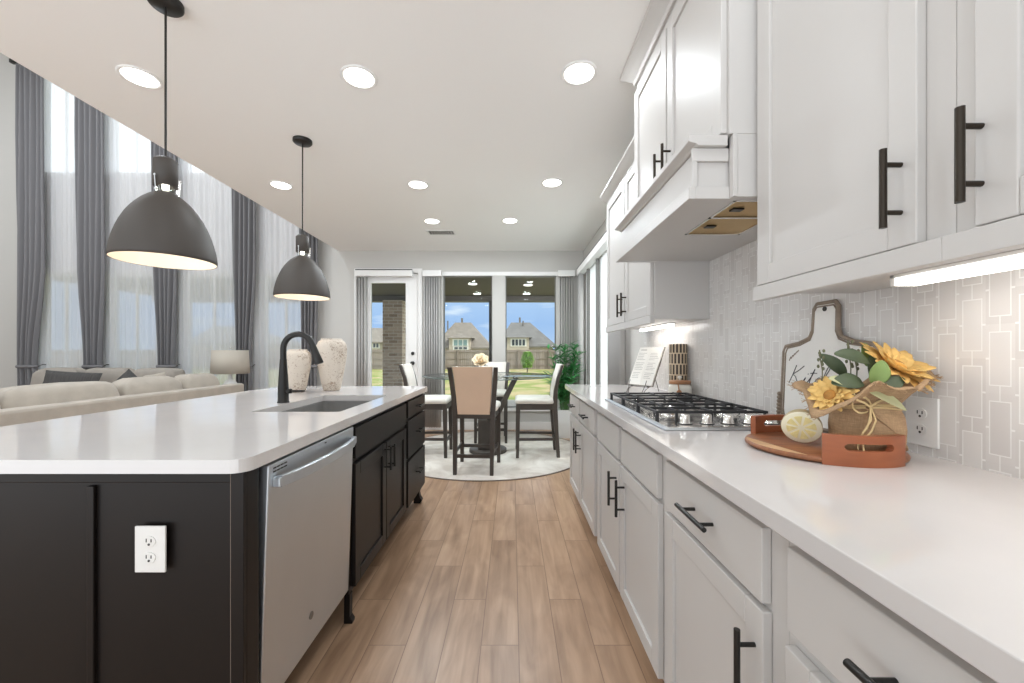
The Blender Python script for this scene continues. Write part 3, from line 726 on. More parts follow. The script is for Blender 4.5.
# thin paler strip along the panel edge
t2 = MB().box(-0.7355, -0.7335, BY0+0.004, BY0+0.012, 0.0, CB-0.002)
obj('edge_strip', t2, mat('pale_edge', rgb(120, 108, 98), 0.6), t)
# island back body (seating side)
o = obj('island_back_panel', MB().box(XBK-0.02, XBK, 1.1105, BY1, 0, CB-0.001), M_DARK, bevel=0.001)
tag(o, 'dark back panel of the island on the living room side', 'panel')
# dishwasher
t = ithing('dishwasher', 'stainless steel dishwasher with bar handle in the dark island', 'dishwasher', 1.11, 1.735)
DY0, DY1 = 1.124, 1.728
obj('tub', MB().box(-1.28, -0.745, DY0+0.004, DY1-0.004, 0.10, 0.872), mat('dishwasher_dark_tub', rgb(26, 25, 24), 0.6), t)
dd = MB(); xt, xbm = -0.683, -0.706
dd.add([(xt, DY0, 0.866), (xt, DY1, 0.866), (xbm, DY1, 0.157), (xbm, DY0, 0.157), (xt-0.05, DY0, 0.866), (xt-0.05, DY1, 0.866), (xbm-0.035, DY1, 0.157), (xbm-0.035, DY0, 0.157)],
       [(0, 3, 2, 1), (4, 5, 6, 7), (0, 1, 5, 4), (3, 7, 6, 2), (1, 2, 6, 5), (0, 4, 7, 3)])
ddo = obj('door', dd, M_STL, t, bevel=0.004)
hp = []
for i in range(13):
    u = i/12; hp.append((xt+0.012+0.030*math.sin(PI*u)**0.6 if 0 < u < 1 else xt+0.012, DY0+0.03+u*(DY1-DY0-0.06), 0.812))
hm = MB()
rings = []
for i, p in enumerate(hp):
    th = 0.008; hh = 0.017
    rings.append([(p[0]-th, p[1], p[2]-hh), (p[0]+th, p[1], p[2]-hh), (p[0]+th, p[1], p[2]+hh), (p[0]-th, p[1], p[2]+hh)])
hm.loft(rings, True, True, False)
for yy in (DY0+0.03, DY1-0.03): hm.box(xt-0.002, xt+0.02, yy-0.012, yy+0.012, 0.798, 0.826)
obj('handle', hm, M_STL, ddo, bevel=0.003)
vm = MB()
for r_ in range(2):
    for c_ in range(4): vm.box(xt-0.001, xt+0.0006, DY0+0.022+c_*0.018, DY0+0.036+c_*0.018, 0.850-r_*0.010, 0.854-r_*0.010)
obj('vent_slots', vm, M_SLOT, ddo)
lg = MB().prism([(1.398+0.013*math.cos(a), 0.266+0.013*math.sin(a)) for a in [i*2*PI/24 for i in range(24)]], (-0.7035, -0.7000), 'x')
obj('badge', lg, mat('badge_grey', rgb(126, 124, 122), 0.4, metal=0.8), ddo)
obj('toe_panel', MB().box(-0.85, -0.835, DY0, DY1, 0.002, 0.10), M_DARK, t)
obj('indicator', MB().box(xt-0.001, xt+0.0008, 1.46, 1.472, 0.852, 0.856), M_SLOT, ddo)

def iunit(name, label, y0, y1, units, feet=()):
    t = ithing(name, label, 'cabinet', y0, y1)
    obj('body', MB().box(-1.28 if name == 'sink_base_cabinet' else XBK+0.001, IXC, y0+0.0005, y1-0.0005, 0.13, (0.62 if name == 'sink_base_cabinet' else CB-0.001)), M_DARK, t, bevel=0.001)
    if name == 'sink_base_cabinet':
        fb = MB().box(IXC-0.018, IXC, y0+0.0005, y1-0.0005, 0.621, CB-0.001)
        obj('face_frame', fb, M_DARK, t)
    obj('toe_kick', MB().box(-1.27, IXC-0.125, y0+0.001, y1-0.001, 0.0, 0.129), M_DARK, t)
    for kind, a, b, c, d, hy, hz, vert in units:
        o = obj(kind, front(a, b, c, d, IXF, 1, shaker=(kind == 'door')), M_DARK, t, bevel=0.0025)
        if hy is not None: pull(IXF, 1, hy, hz, vert=vert, parent=o, L=0.125 if vert else 0.14)
    for fy in feet:
        f = MB().prism([(IXC+0.002, 0.129), (IXC-0.062, 0.129), (IXC-0.062, 0.0), (IXC-0.012, 0), (IXC+0.004, 0.022), (IXC-0.012, 0.05), (IXC-0.02, 0.085)], (fy-0.025, fy+0.025), 'y')
        obj('furniture_foot', f, M_DARK, t, bevel=0.003)
    return t
def slim_foot(t, fy):
    f = MB().prism([(IXC+0.003, 0.129), (IXC-0.022, 0.129), (IXC-0.024, 0.0), (IXC+0.014, 0), (IXC+0.014, 0.012), (IXC+0.002, 0.03)], (fy-0.022, fy+0.012), 'y')
    obj('furniture_foot', f, M_DARK, t, bevel=0.003)
sb_ = iunit('sink_base_cabinet', 'dark island cabinet under the sink with two doors and paired bar handles', 1.738, 2.635,
      [('drawer_front', 1.765, 2.612, 0.715, 0.852, None, 0, 0), ('door', 1.765, 2.196, 0.150, 0.690, 2.165, 0.612, True), ('door', 2.204, 2.612, 0.150, 0.690, 2.235, 0.612, True)])
slim_foot(sb_, 1.765)
iunit('drawer_cabinet', 'dark three drawer cabinet at the far end of the island', 2.636, 3.19,
      [('drawer', 2.66, 3.17, 0.745, 0.855, 2.92, 0.80, False), ('drawer', 2.66, 3.17, 0.475, 0.725, 2.92, 0.62, False), ('drawer', 2.66, 3.17, 0.150, 0.455, 2.92, 0.33, False)], feet=(3.16,))

# sink
sk = MB(); zb = 0.68
def ring_rr(x0, x1, y0, y1, r, z): return [(p[0], p[1], z) for p in rounded_rect(x0, x1, y0, y1, r, 5)]
rings = [ring_rr(SX0-0.02, SX1+0.02, SY0-0.02, SY1+0.02, 0.03, CB-0.0015), ring_rr(SX0-0.002, SX1+0.002, SY0-0.002, SY1+0.002, 0.03, CB-0.0015),
         ring_rr(SX0-0.002, SX1+0.002, SY0-0.002, SY1+0.002, 0.03, CB-0.008), ring_rr(SX0+0.004, SX1-0.004, SY0+0.004, SY1-0.004, 0.03, zb+0.03), ring_rr(SX0+0.02, SX1-0.02, SY0+0.02, SY1-0.02, 0.03, zb+0.004),
         ring_rr(SX0+0.12, SX1-0.12, SY0+0.15, SY1-0.15, 0.03, zb)]
sk.loft(rings, True, False, True); n_ = len(rings[-1]); sk.add(rings[-1], [list(range(n_))])
t = thing('kitchen_sink', 'grey undermount sink set in the island countertop', 'sink', (-0.99, 2.17, 0.68))
obj('basin', sk, M_SNK, t, solid=0.003)
obj('drain', MB().lathe([(0.045, 0.0), (0.045, 0.003), (0.03, 0.004), (0.001, 0.002)], (-0.99, 2.17, zb+0.002), 24), M_CHR, t)

# faucet
FX, FY = -1.235, 2.16
t = thing('kitchen_faucet', 'matte black gooseneck faucet behind the island sink', 'faucet', (FX, FY, CT))
obj('base', MB().lathe([(0.030, 0.0), (0.030, 0.004), (0.027, 0.008), (0.0265, 0.06), (0.024, 0.12), (0.0175, 0.22), (0.0165, 0.235)], (FX, FY, CT+0.0002), 28), M_BLK, t)
pts = [(FX, FY, CT+0.23)]; R = 0.080; cz = CT+0.289
pts.append((FX, FY, cz))
for i in range(1, 15):
    a = PI - (PI*0.90)*i/14; pts.append((FX+R+R*math.cos(a), FY, cz+R*math.sin(a)))
lp = Vector(pts[-1]); d = Vector((0.36, 0, -1)).normalized()
pts.append(tuple(lp+d*0.01))
obj('spout', MB().tube(pts, 0.0155, 16), M_BLK, t)
s0 = lp+d*0.006
obj('spray_head', MB().tube([s0, s0+d*0.02, s0+d*0.05, s0+d*0.098, s0+d*0.105], [0.0165, 0.018, 0.0195, 0.024, 0.022], 18), M_BLK, t)
obj('lever_handle', MB().tube([(FX+0.02, FY-0.003, CT+0.062), (FX+0.045, FY-0.006, CT+0.062)], 0.013, 14).tube([(FX+0.045, FY-0.006, CT+0.062), (FX+0.12, FY-0.012, CT+0.064)], [0.0065, 0.005], 10), M_BLK, t)

# vases
def vase(label, x, y, h, w, pr):
    t = thing('ceramic_vase', label, 'vase', (x, y, CT), 'pitted cream vases on the island')
    prof = [(r*w/2, z*h) for r, z in pr]
    inn = [(max(r*w/2-0.008, 0.002), z*h) for r, z in pr[::-1] if z > 0.3]
    b = MB().lathe([(0.001, 0.0003)]+[(r, z+0.0003) for r, z in prof]+inn+[(0.001, 0.3*h)], (x, y, CT), 56)
    obj('vessel', b, M_VASE, t)
PR = [(0.50, 0), (0.56, 0.02), (0.66, 0.14), (0.78, 0.32), (0.90, 0.50), (0.98, 0.66), (1.0, 0.78), (0.97, 0.87), (0.88, 0.93), (0.74, 0.965), (0.68, 0.975), (0.70, 1.0)]
vase('tall pitted cream vase right of the smaller one on the island end', -1.289, 2.86, 0.368, 0.205, PR)
vase('smaller pitted cream vase directly behind the black faucet on the island', -1.462, 2.73, 0.292, 0.168, PR)

# ------------------------------------------------------------------ pendants
def pendant(label, x, y):
    t = thing('pendant_lamp', label, 'pendant lamp', (x, y, CEIL), 'taupe dome pendants over the island')
    obj('canopy', MB().lathe([(0.065, -0.0005), (0.065, -0.018), (0.058, -0.026), (0.006, -0.028)], (x, y, CEIL), 36), M_BLK, t)
    obj('rod', MB().tube([(x, y, CEIL-0.026), (x, y, 2.03)], 0.0045, 10), M_BLK, t)
    so_ = obj('socket_cap', MB().lathe([(0.010, 2.05), (0.030, 2.045), (0.040, 2.035), (0.0445, 2.03), (0.0445, 1.918), (0.040, 1.917), (0.039, 2.02), (0.001, 2.024)], (x, y, 0), 36), M_PEND, t)
    zr = 1.590; R = 0.186; top = 1.885
    prof = []
    for r, dz in ((0.032, 0), (0.045, 0.008), (0.062, 0.020), (0.082, 0.038), (0.101, 0.060), (0.119, 0.085), (0.135, 0.112), (0.150, 0.145), (0.163, 0.180), (0.173, 0.215), (0.181, 0.250), (0.186, 0.290)):
        prof.append((r, top+0.006-dz))
    inner = [(max(r-0.0035, 0.001), z-0.001) for r, z in prof[::-1]]
    obj('shade', MB().lathe(prof+[(R-0.001, zr-0.003)], (x, y, 0), 72, caps=False), M_PEND, t, solid=0.0012)
    obj('shade_lining', MB().lathe([(r-0.004, z-0.002) for r, z in prof[1:]]+[(R-0.003, zr-0.002)], (x, y, 0), 72, caps=False), M_PIN, t)
    st = MB()
    for k_ in range(3):
        a = k_*2*PI/3+0.5; cx, cy = math.cos(a), math.sin(a)
        st.bar((x+cx*0.048, y+cy*0.048, 1.955), (x+cx*0.042, y+cy*0.042, 1.884), 0.004, 0.014, side=(cx, cy, 0))
        st.tube([(x+cx*0.040, y+cy*0.040, 1.952), (x+cx*0.055, y+cy*0.055, 1.952)], 0.005, 8)
        st.tube([(x+cx*0.034, y+cy*0.034, 1.892), (x+cx*0.052, y+cy*0.052, 1.892)], 0.005, 8)
    obj('strap', st, M_CHR, t)
    obj('glass_collar', MB().lathe([(0.030, 1.916), (0.033, 1.905), (0.031, 1.892)], (x, y, 0), 30, caps=False), M_TGLASS, t, solid=0.002)
    obj('bulb', MB().ball((x, y, 1.865), 0.028, 18, 12, (1, 1, 1.35)).tube([(x, y, 1.90), (x, y, 1.95)], 0.013, 12), M_BULB, t)
    l = bpy.data.lights.new('pendant_light', 'POINT'); l.energy = 1.2; l.color = (1, 0.92, 0.82); l.shadow_soft_size = 0.03
    lo = bpy.data.objects.new('pendant_light', l); COL.objects.link(lo); lo.parent = t; lo.location = (0, 0, 1.80-CEIL)
pendant('taupe dome pendant nearer the viewer, larger in view, over the island', -1.537, 1.775)
pendant('taupe dome pendant over the faucet end of the island', -1.537, 2.935)

# ------------------------------------------------------------------ ceiling fittings
def downlight(label, x, y):
    t = thing('recessed_light', label, 'ceiling light', (x, y, CEIL), 'recessed ceiling lights')
    obj('trim_ring', MB().lathe([(0.100, -0.0003), (0.101, -0.005), (0.092, -0.009), (0.082, -0.006), (0.080, -0.001)], (x, y, CEIL), 48), M_TRIM, t)
    obj('lens', MB().lathe([(0.0795, -0.0008), (0.079, -0.0055), (0.001, -0.0058)], (x, y, CEIL), 40), M_LEDS, t)
    area('downlight_lamp', (0, 0, -0.012), 0.15, 4.5 if y < 3 else (11.0 if y < 4 else 17.0), parent=t)
DL = [((0.374, 2.231), 'recessed light nearest the tall cabinet above the range hood'), ((-0.866, 2.264), 'large recessed light near the top centre, left of the aisle'),
      ((-2.105, 2.264), 'recessed light beside the nearer pendant rod, leftmost of all'), ((-2.15, 3.723), 'recessed light left of the further pendant canopy'),
      ((-0.872, 3.712), 'middle one of the second row of recessed lights'), ((0.367, 3.668), 'second row recessed light at its cabinet end'),
      ((-0.948, 4.742), 'left one of the small furthest pair of recessed lights, by the vent'), ((-0.024, 4.724), 'right one of the small furthest pair of recessed lights')]
for (x, y), lab in DL: downlight(lab, x, y)
t = thing('ceiling_vent', 'small white and grey louvred vent in the ceiling near the windows', 'vent', (-0.92, 5.19, CEIL))
obj('frame', MB().box(-1.10, -0.74, 5.09, 5.11, CEIL-0.008, CEIL-0.0003).box(-1.10, -0.74, 5.27, 5.29, CEIL-0.008, CEIL-0.0003).box(-1.10, -1.08, 5.11, 5.27, CEIL-0.008, CEIL-0.0003).box(-0.76, -0.74, 5.11, 5.27, CEIL-0.008, CEIL-0.0003), M_TRIM, t, bevel=0.002)
obj('backing', MB().box(-1.08, -0.76, 5.11, 5.27, CEIL-0.002, CEIL-0.0003), mat('vent_dark', rgb(120, 118, 116), 0.9), t)
lv = MB()
for i in range(9):
    xx = -1.075+i*0.036; lv.bar((xx, 5.112, CEIL-0.006), (xx, 5.268, CEIL-0.006), 0.020, 0.0025, side=(0.6, 0, 0.8))
obj('louvres', lv, M_TRIM, t)

# ------------------------------------------------------------------ cooktop
t = thing('gas_cooktop', 'stainless gas cooktop with black iron grates set in the wall counter', 'cooktop', (0.785, 1.83, CT))
CX0, CX1, CY0, CY1 = 0.525, 1.045, 1.378, 2.275
obj('steel_tray', MB().box(CX0, CX1, CY0, CY1, CT+0.0003, CT+0.008), M_STL, t, bevel=0.004)
obj('recessed_deck', MB().box(CX0+0.018, CX1-0.018, CY0+0.018, CY1-0.018, CT+0.0082, CT+0.0105), M_CHR, t, bevel=0.001)
ztop = CT+0.040
burn = [(0.66, 1.68, 0.045), (0.91, 1.68, 0.035), (0.785, 1.88, 0.055), (0.66, 2.11, 0.035), (0.91, 2.11, 0.045)]
for x, y, r in burn:
    b = obj('burner', MB().lathe([(r+0.012, 0.0106), (r+0.010, 0.018), (r, 0.022), (r*0.9, 0.026)], (x, y, CT), 30), M_CHR, t)
    obj('burner_cap', MB().lathe([(r*0.92, 0.0262), (r*0.95, 0.030), (r*0.85, 0.035), (0.001, 0.036)], (x, y, CT), 30), M_IRON, b)
def grate(y0, y1):
    g = MB(); a = 0.009; X0, X1 = CX0+0.035, CX1-0.065
    for xx in (X0, X1): g.bar((xx, y0, ztop), (xx, y1, ztop), a, 0.010)
    for yy in (y0, y1): g.bar((X0, yy, ztop), (X1, yy, ztop), a, 0.010)
    for xx in (X0, X1):
        for yy in (y0, y1): g.bar((xx, yy, ztop+0.004), (xx, yy, CT+0.0108), 0.013)
    ym = (y0+y1)/2
    g.bar((X0, ym, ztop), (X1, ym, ztop), a*0.8, 0.010)
    for f_ in (0.18, 0.5, 0.82):
        xx = X0+(X1-X0)*f_
        g.bar((xx, y0-0.0, ztop+0.003), (xx, y0+(y1-y0)*0.36, ztop+0.003), a*0.8, 0.010)
        g.bar((xx, y1, ztop+0.003), (xx, y1-(y1-y0)*0.36, ztop+0.003), a*0.8, 0.010)
        g.bar((xx, y0, ztop+0.003), (xx, y0, CT+0.0108), 0.010)
    return g
for a, b in ((1.545, 1.775), (1.783, 2.010), (2.018, 2.250)): obj('grate', grate(a, b), M_IRON, t, bevel=0.002)
for x in (0.632, 0.712, 0.790, 0.868, 0.946):
    kb = obj('knob', MB().lathe([(0.022, 0.0107), (0.022, 0.014), (0.018, 0.016), (0.0165, 0.042), (0.014, 0.045), (0.001, 0.0455)], (x, 1.462, CT), 28), M_CHR, t)
    obj('knob_skirt', MB().lathe([(0.026, 0.0106), (0.026, 0.0125), (0.0225, 0.013)], (x, 1.462, CT), 28), M_IRON, kb)

# ------------------------------------------------------------------ counter objects
# tray
TX, TY, TR = 0.855, 1.112, 0.18
t = thing('serving_tray', 'round wooden tray with orange-brown slotted end handles on the wall counter', 'tray', (TX, TY, CT))
obj('board', MB().lathe([(0.001, 0.0005), (TR-0.012, 0.0005), (TR-0.001, 0.006), (TR, 0.011), (TR-0.003, 0.0165), (0.001, 0.0165)], (TX, TY, CT), 72), M_BLOCK, t)
def tray_end(a_c, half, zt, zslot):
    """curved standing wall with a slot, following the rim"""
    mb = MB(); n = 64; r0, r1 = TR-0.0135, TR+0.001
    z0, z1 = CT+0.0004, CT+zt; sa = half*0.56; s0, s1 = CT+zslot-0.008, CT+zslot+0.009
    def P(r, a, z): return (TX+r*math.cos(a), TY+r*math.sin(a), z)
    angs = [a_c-half+2*half*i/n for i in range(n+1)]
    def seg(a, b, za, zb_):
        vs = [P(r, x, z) for x in (a, b) for r in (r0, r1) for z in (za, zb_)]
        mb.add(vs, [(0, 1, 3, 2), (4, 6, 7, 5), (0, 4, 5, 1), (2, 3, 7, 6), (0, 2, 6, 4), (1, 5, 7, 3)])
    for a, b in zip(angs, angs[1:]):
        m_ = (a+b)/2-a_c
        if abs(m_) < sa:
            u = abs(m_)/sa; cut = 1.0 if u < 0.8 else max(0.25, math.sqrt(max(0, 1-((u-0.8)/0.2)**2)))
            h0, h1 = (s0+s1)/2-(s1-s0)/2*cut, (s0+s1)/2+(s1-s0)/2*cut
            seg(a, b, z0, h0); seg(a, b, h1, z1)
        else: seg(a, b, z0, z1)
    bm = bmesh.new(); return mb
obj('end_wall', tray_end(-PI/2-0.09, 0.54, 0.074, 0.046), M_LTHR, t)
obj('end_wall', tray_end(PI/2+0.0, 0.60, 0.070, 0.044), M_LTHR, t)
# pale inlay along the rim
inl = MB(); pts_ = []
for i in range(17):
    a = 0; pts_.append((TX+(TR-0.002)*math.cos(a), TY+(TR-0.002)*math.sin(a)))
q = [(TX+(TR-0.004)*math.cos(2.62+1.30*i/16), TY+(TR-0.004)*math.sin(2.62+1.30*i/16)) for i in range(17)]
inl.prism(q, (CT+0.0164, CT+0.0172), 'z')
obj('pale_inlay', inl, M_PALEW, t, label='pale crescent of lighter wood')

# lemon half
LQ = Matrix.Rotation(math.radians(-40), 3, 'Z') @ Matrix.Rotation(math.radians(18), 3, 'X')
t = thing('lemon_half', 'halved decorative lemon lying on the tray beside the burlap pot', 'lemon', (0.79, 1.10, CT+0.018))
def xf(mb, c):
    for v in mb.v:
        w_ = LQ @ Vector(v); v.x, v.y, v.z = w_.x+c[0], w_.y+c[1], w_.z+c[2]
    return mb
lc = (0.792, 1.095, CT+0.0655); r = 0.047
body = MB().lathe([(r, 0.0)]+[(r*math.cos(i*PI/2/10), -0.062*math.sin(i*PI/2/10)) for i in range(1, 10)]+[(0.004, -0.066)], n=40)
for v in body.v: v.y, v.z = -v.z, v.y        # opens towards -Y
for v in body.v: v.y = v.y
obj('rind', xf(body, lc), M_LEMR, t)
pith = MB().lathe([(r-0.001, 0.0005), (r-0.003, 0.002), (0.001, 0.002)], n=40)
for v in pith.v: v.y, v.z = -v.z, v.y
obj('pith', xf(pith, lc), M_LEMP, t)
seg_ = MB()
for i in range(8):
    a = i*PI/4+0.2; h = 0.30
    pts_ = [(0.007*math.cos(a), 0.007*math.sin(a))]+[((r-0.013)*math.cos(a+x), (r-0.013)*math.sin(a+x)) for x in (-h, -h/2, 0, h/2, h)]
    seg_.prism(pts_, (-0.0035, -0.0019), 'y')
obj('segments', xf(seg_, lc), M_LEMF, t)

# burlap wrapped flowers
BX, BYY, BZ = 0.925, 1.045, CT+0.0170
t = thing('flower_arrangement', 'yellow sunflowers in a burlap wrapped pot tied with raffia on the tray', 'flowers', (BX, BYY, BZ))
rings = []; n = 72
prof = [(0.060, 0.0, 0), (0.070, 0.004, 0.01), (0.0755, 0.03, 0.02), (0.077, 0.06, 0.03), (0.074, 0.09, 0.04), (0.066, 0.112, 0.05), (0.063, 0.122, 0.06), (0.070, 0.134, 0.1), (0.088, 0.150, 0.16), (0.108, 0.166, 0.22), (0.120, 0.176, 0.27), (0.128, 0.172, 0.32)]
for r_, z_, wv in prof:
    ring = []
    for i in range(n):
        a = 2*PI*i/n
        ru = math.sin(3*a+0.6)*0.5+math.sin(5*a+2)*0.3+math.sin(9*a+z_*20)*0.2+math.sin(17*a+1)*0.12
        rr = r_*(1+wv*ru*0.55); zz = z_+wv*(0.05*math.sin(3*a+1.2)+0.04*math.sin(5*a+0.2)+0.02*math.sin(11*a))
        if z_ > 0.14: zz += 0.025*(math.cos(a-0.1))*wv/0.3; rr *= 1+0.13*math.cos(2*a)
        g_ = math.exp(-((a-3.45)/0.5)**2)
        if z_ > 0.14: rr *= 1+0.22*g_*wv/0.3; zz -= 0.026*g_*wv/0.3
        ring.append((BX+rr*math.cos(a), BYY+rr*math.sin(a), BZ+max(zz, 0.0)))
    rings.append(ring)
bw = MB().loft(rings, True, False, True); bw.add(rings[0], [list(range(n))])
obj('burlap_wrap', bw, M_BURLAP, t, solid=0.002)
fold = MB()
ab = [(-2.35, 0.004), (-1.9, 0.03), (-1.3, 0.085), (-1.0, 0.118)]
rr_ = []
for k_ in range(12):
    u = k_/11; a = -2.3+1.35*u; z_ = 0.115-0.10*u; r_ = 0.0785
    rr_.append([(BX+(r_+d)*math.cos(a), BYY+(r_+d)*math.sin(a), BZ+z_+e) for d, e in ((-0.003, -0.005), (0.0015, -0.002), (0.0015, 0.002), (-0.003, 0.006))])
fold.loft(rr_, True, True, True)
obj('wrap_fold', fold, M_BURLAP, t)
fr_ = MB()
for i in range(420):
    a = 2*PI*random.random(); k_ = int(a/(2*PI)*n) % n; p = Vector(rings[-1][k_]); out = Vector((math.cos(a), math.sin(a), random.uniform(-0.6, 0.5))).normalized()
    fr_.tube([p, p+out*random.uniform(0.004, 0.015)], 0.0005, 3)
obj('frayed_edge', fr_, M_BURLAP, t, kind='stuff')
tie = MB()
for dz, da in ((0, 0), (0.004, 0.4), (-0.004, 0.9)):
    tie.tube([(BX+0.0685*math.cos(a), BYY+0.0685*math.sin(a), BZ+0.118+dz+0.003*math.sin(3*a+da)) for a in [i*2*PI/40 for i in range(41)]], 0.0022, 6)
kx, ky, kz = BX-0.045, BYY-0.058, BZ+0.118
def ribbon(pts, w, th=0.0012):
    m_ = MB(); P_ = [Vector(p) for p in pts]; rg = []
    for i, p in enumerate(P_):
        tt = (P_[min(i+1, len(P_)-1)]-P_[max(i-1, 0)]).normalized(); sd_ = tt.cross(Vector((0.3, -1, 0.2))).normalized(); nn = tt.cross(sd_).normalized()
        rg.append([p+sd_*w/2+nn*th/2, p-sd_*w/2+nn*th/2, p-sd_*w/2-nn*th/2, p+sd_*w/2-nn*th/2])
    return m_.loft(rg, True, True, True)
for s_, hgt, L in ((-1, 0.02, 0.045), (1, 0.012, 0.04)):
    lp_ = []
    for i in range(15):
        a = 2*PI*i/14; lp_.append((kx+s_*(L/2-L/2*math.cos(a)), ky-0.006-0.006*math.sin(a), kz+hgt*math.sin(a)+0.006*(1-math.cos(a))))
    q = ribbon(lp_, 0.005); tie.add(q.v, q.f, True)
for tail in ([(0, 0, 0), (-0.010, -0.012, -0.03), (-0.030, -0.012, -0.06), (-0.048, -0.02, -0.085), (-0.062, -0.035, -0.094)],
             [(0, 0, 0), (0.002, -0.012, -0.03), (-0.018, -0.022, -0.055), (-0.045, -0.03, -0.075), (-0.052, -0.04, -0.10)],
             [(0, 0, 0), (-0.020, -0.006, 0.012), (-0.045, -0.012, 0.020), (-0.058, -0.02, 0.035)],
             [(0, 0, 0), (-0.012, -0.012, -0.02), (-0.020, -0.012, -0.05), (-0.038, -0.02, -0.06)]):
    q = ribbon([(kx+a, ky+b-0.006, kz+c) for a, b, c in tail], 0.0055); tie.add(q.v, q.f, True)
obj('raffia_bow', tie, M_RAF, t)
def petal(base, d, up, L, w, curl):
    """a cupped petal from base in direction d"""
    d = Vector(d).normalized(); up = Vector(up).normalized(); sd_ = d.cross(up).normalized(); up = sd_.cross(d); m_ = MB(); rows = []
    for i in range(6):
        u = i/5; wd = w*math.sin(PI*min(u*0.86+0.10, 1.0))**0.8; c = Vector(base)+d*L*u+up*curl*L*u*u
        rows.append([c-sd_*wd/2+up*wd*0.18, c, c+sd_*wd/2+up*wd*0.18])
    return m_.loft(rows, False, False, True)
def sunflower(c, nrm, R, par):
    nrm = Vector(nrm).normalized(); a_ = nrm.orthogonal().normalized(); b_ = nrm.cross(a_)
    pm = MB()
    for ring_, cnt, L, tilt in ((0, 15, R, 0.15), (1, 13, R*0.86, 0.5), (2, 10, R*0.55, 0.95)):
        for i in range(cnt):
            an = 2*PI*(i+0.5*ring_)/cnt+random.uniform(-0.12, 0.12); d_ = a_*math.cos(an)+b_*math.sin(an)
            dd_ = d_+nrm*(tilt+random.uniform(-0.1, 0.12)); q = petal(Vector(c)+d_*R*0.16, dd_, nrm, L*random.uniform(0.75, 0.95), R*0.34, random.uniform(-0.25, 0.15)); pm.add(q.v, q.f, True)
    f = obj('sunflower', pm, M_PETAL, par, solid=0.0008)
    dm = MB().ball((0, 0, 0), R*0.26, 18, 8, (1, 1, 0.45))
    rot = Vector((0, 0, 1)).rotation_difference(nrm)
    for v in dm.v: w_ = rot @ Vector(v); v.x, v.y, v.z = w_.x+c[0]+nrm.x*R*0.1, w_.y+c[1]+nrm.y*R*0.1, w_.z+c[2]+nrm.z*R*0.1
    obj('seed_disc', dm, M_SEED, f)
sunflower((BX+0.055, BYY-0.02, BZ+0.214), (0.22, -0.62, 0.75), 0.088, t)
sunflower((BX-0.108, BYY-0.020, BZ+0.142), (-0.80, -0.35, 0.45), 0.056, t)
def leaf(base, d, up, L, w, m_, curl=-0.15):
    obj('leaf', petal(base, d, up, L, w, curl), m_, t, solid=0.001, subsurf=1)
for args in (
 ((BX-0.020, BYY-0.03, BZ+0.228), (-0.9, -0.1, 0.30), (0, -0.75, 0.65), 0.090, 0.052, M_LEAFD),
 ((BX-0.045, BYY-0.04, BZ+0.178), (-1.0, -0.15, 0.05), (0, -0.8, 0.6), 0.080, 0.050, M_LEAFD),
 ((BX-0.035, BYY-0.06, BZ+0.175), (0.25, -0.2, 0.9), (-0.2, -0.95, 0.2), 0.062, 0.048, M_LEAFL),
 ((BX+0.000, BYY-0.03, BZ+0.17), (-0.1, 0.0, 1), (0, -1, 0.1), 0.075, 0.050, M_LEAFD),
 ((BX-0.060, BYY-0.075, BZ+0.158), (0.85, -0.30, -0.40), (0, -0.75, 0.65), 0.088, 0.036, M_LEAFP),
 ((BX-0.03, BYY-0.055, BZ+0.155), (0.6, -0.3, 0.45), (-0.1, -0.8, 0.6), 0.070, 0.046, M_LEAFD),
 ((BX+0.02, BYY+0.02, BZ+0.215), (0.2, 0.2, 0.95), (0, -1, 0.2), 0.07, 0.044, M_LEAFL),
 ((BX+0.06, BYY+0.04, BZ+0.205), (0.75, 0.3, 0.6), (0, -0.8, 0.5), 0.085, 0.045, M_LEAFD),
 ((BX-0.06, BYY-0.03, BZ+0.165), (-0.7, -0.2, 0.30), (0.3, -0.8, 0.6), 0.075, 0.036, M_LEAFP),
 ((BX-0.045, BYY-0.02, BZ+0.150), (-0.5, -0.3, 0.45), (0.3, -0.8, 0.6), 0.060, 0.034, M_PETAL),
 ((BX-0.03, BYY+0.03, BZ+0.19), (-0.6, 0.3, 0.85), (0, -1, 0.3), 0.08, 0.045, M_LEAFD)): leaf(*args)
M_TWIG = mat('seed_twig_green', rgb(104, 104, 78), 0.8)
for dx, L in ((0.0, 0.115), (0.016, 0.09), (-0.075, 0.09)):
    tw = MB(); pz = [(BX-0.035+dx+0.004*math.sin(i), BYY+0.01, BZ+0.17+L*i/5) for i in range(6)]
    tw.tube(pz, 0.0014, 6)
    for i in range(9):
        z_ = BZ+0.17+L*(0.45+0.065*i); tw.ball((BX-0.035+dx+0.006*math.cos(i*2.3), BYY+0.01+0.006*math.sin(i*2.3), z_), 0.0036, 6, 4, (1, 1, 1.4))
    obj('seed_twig', tw, M_TWIG, t)

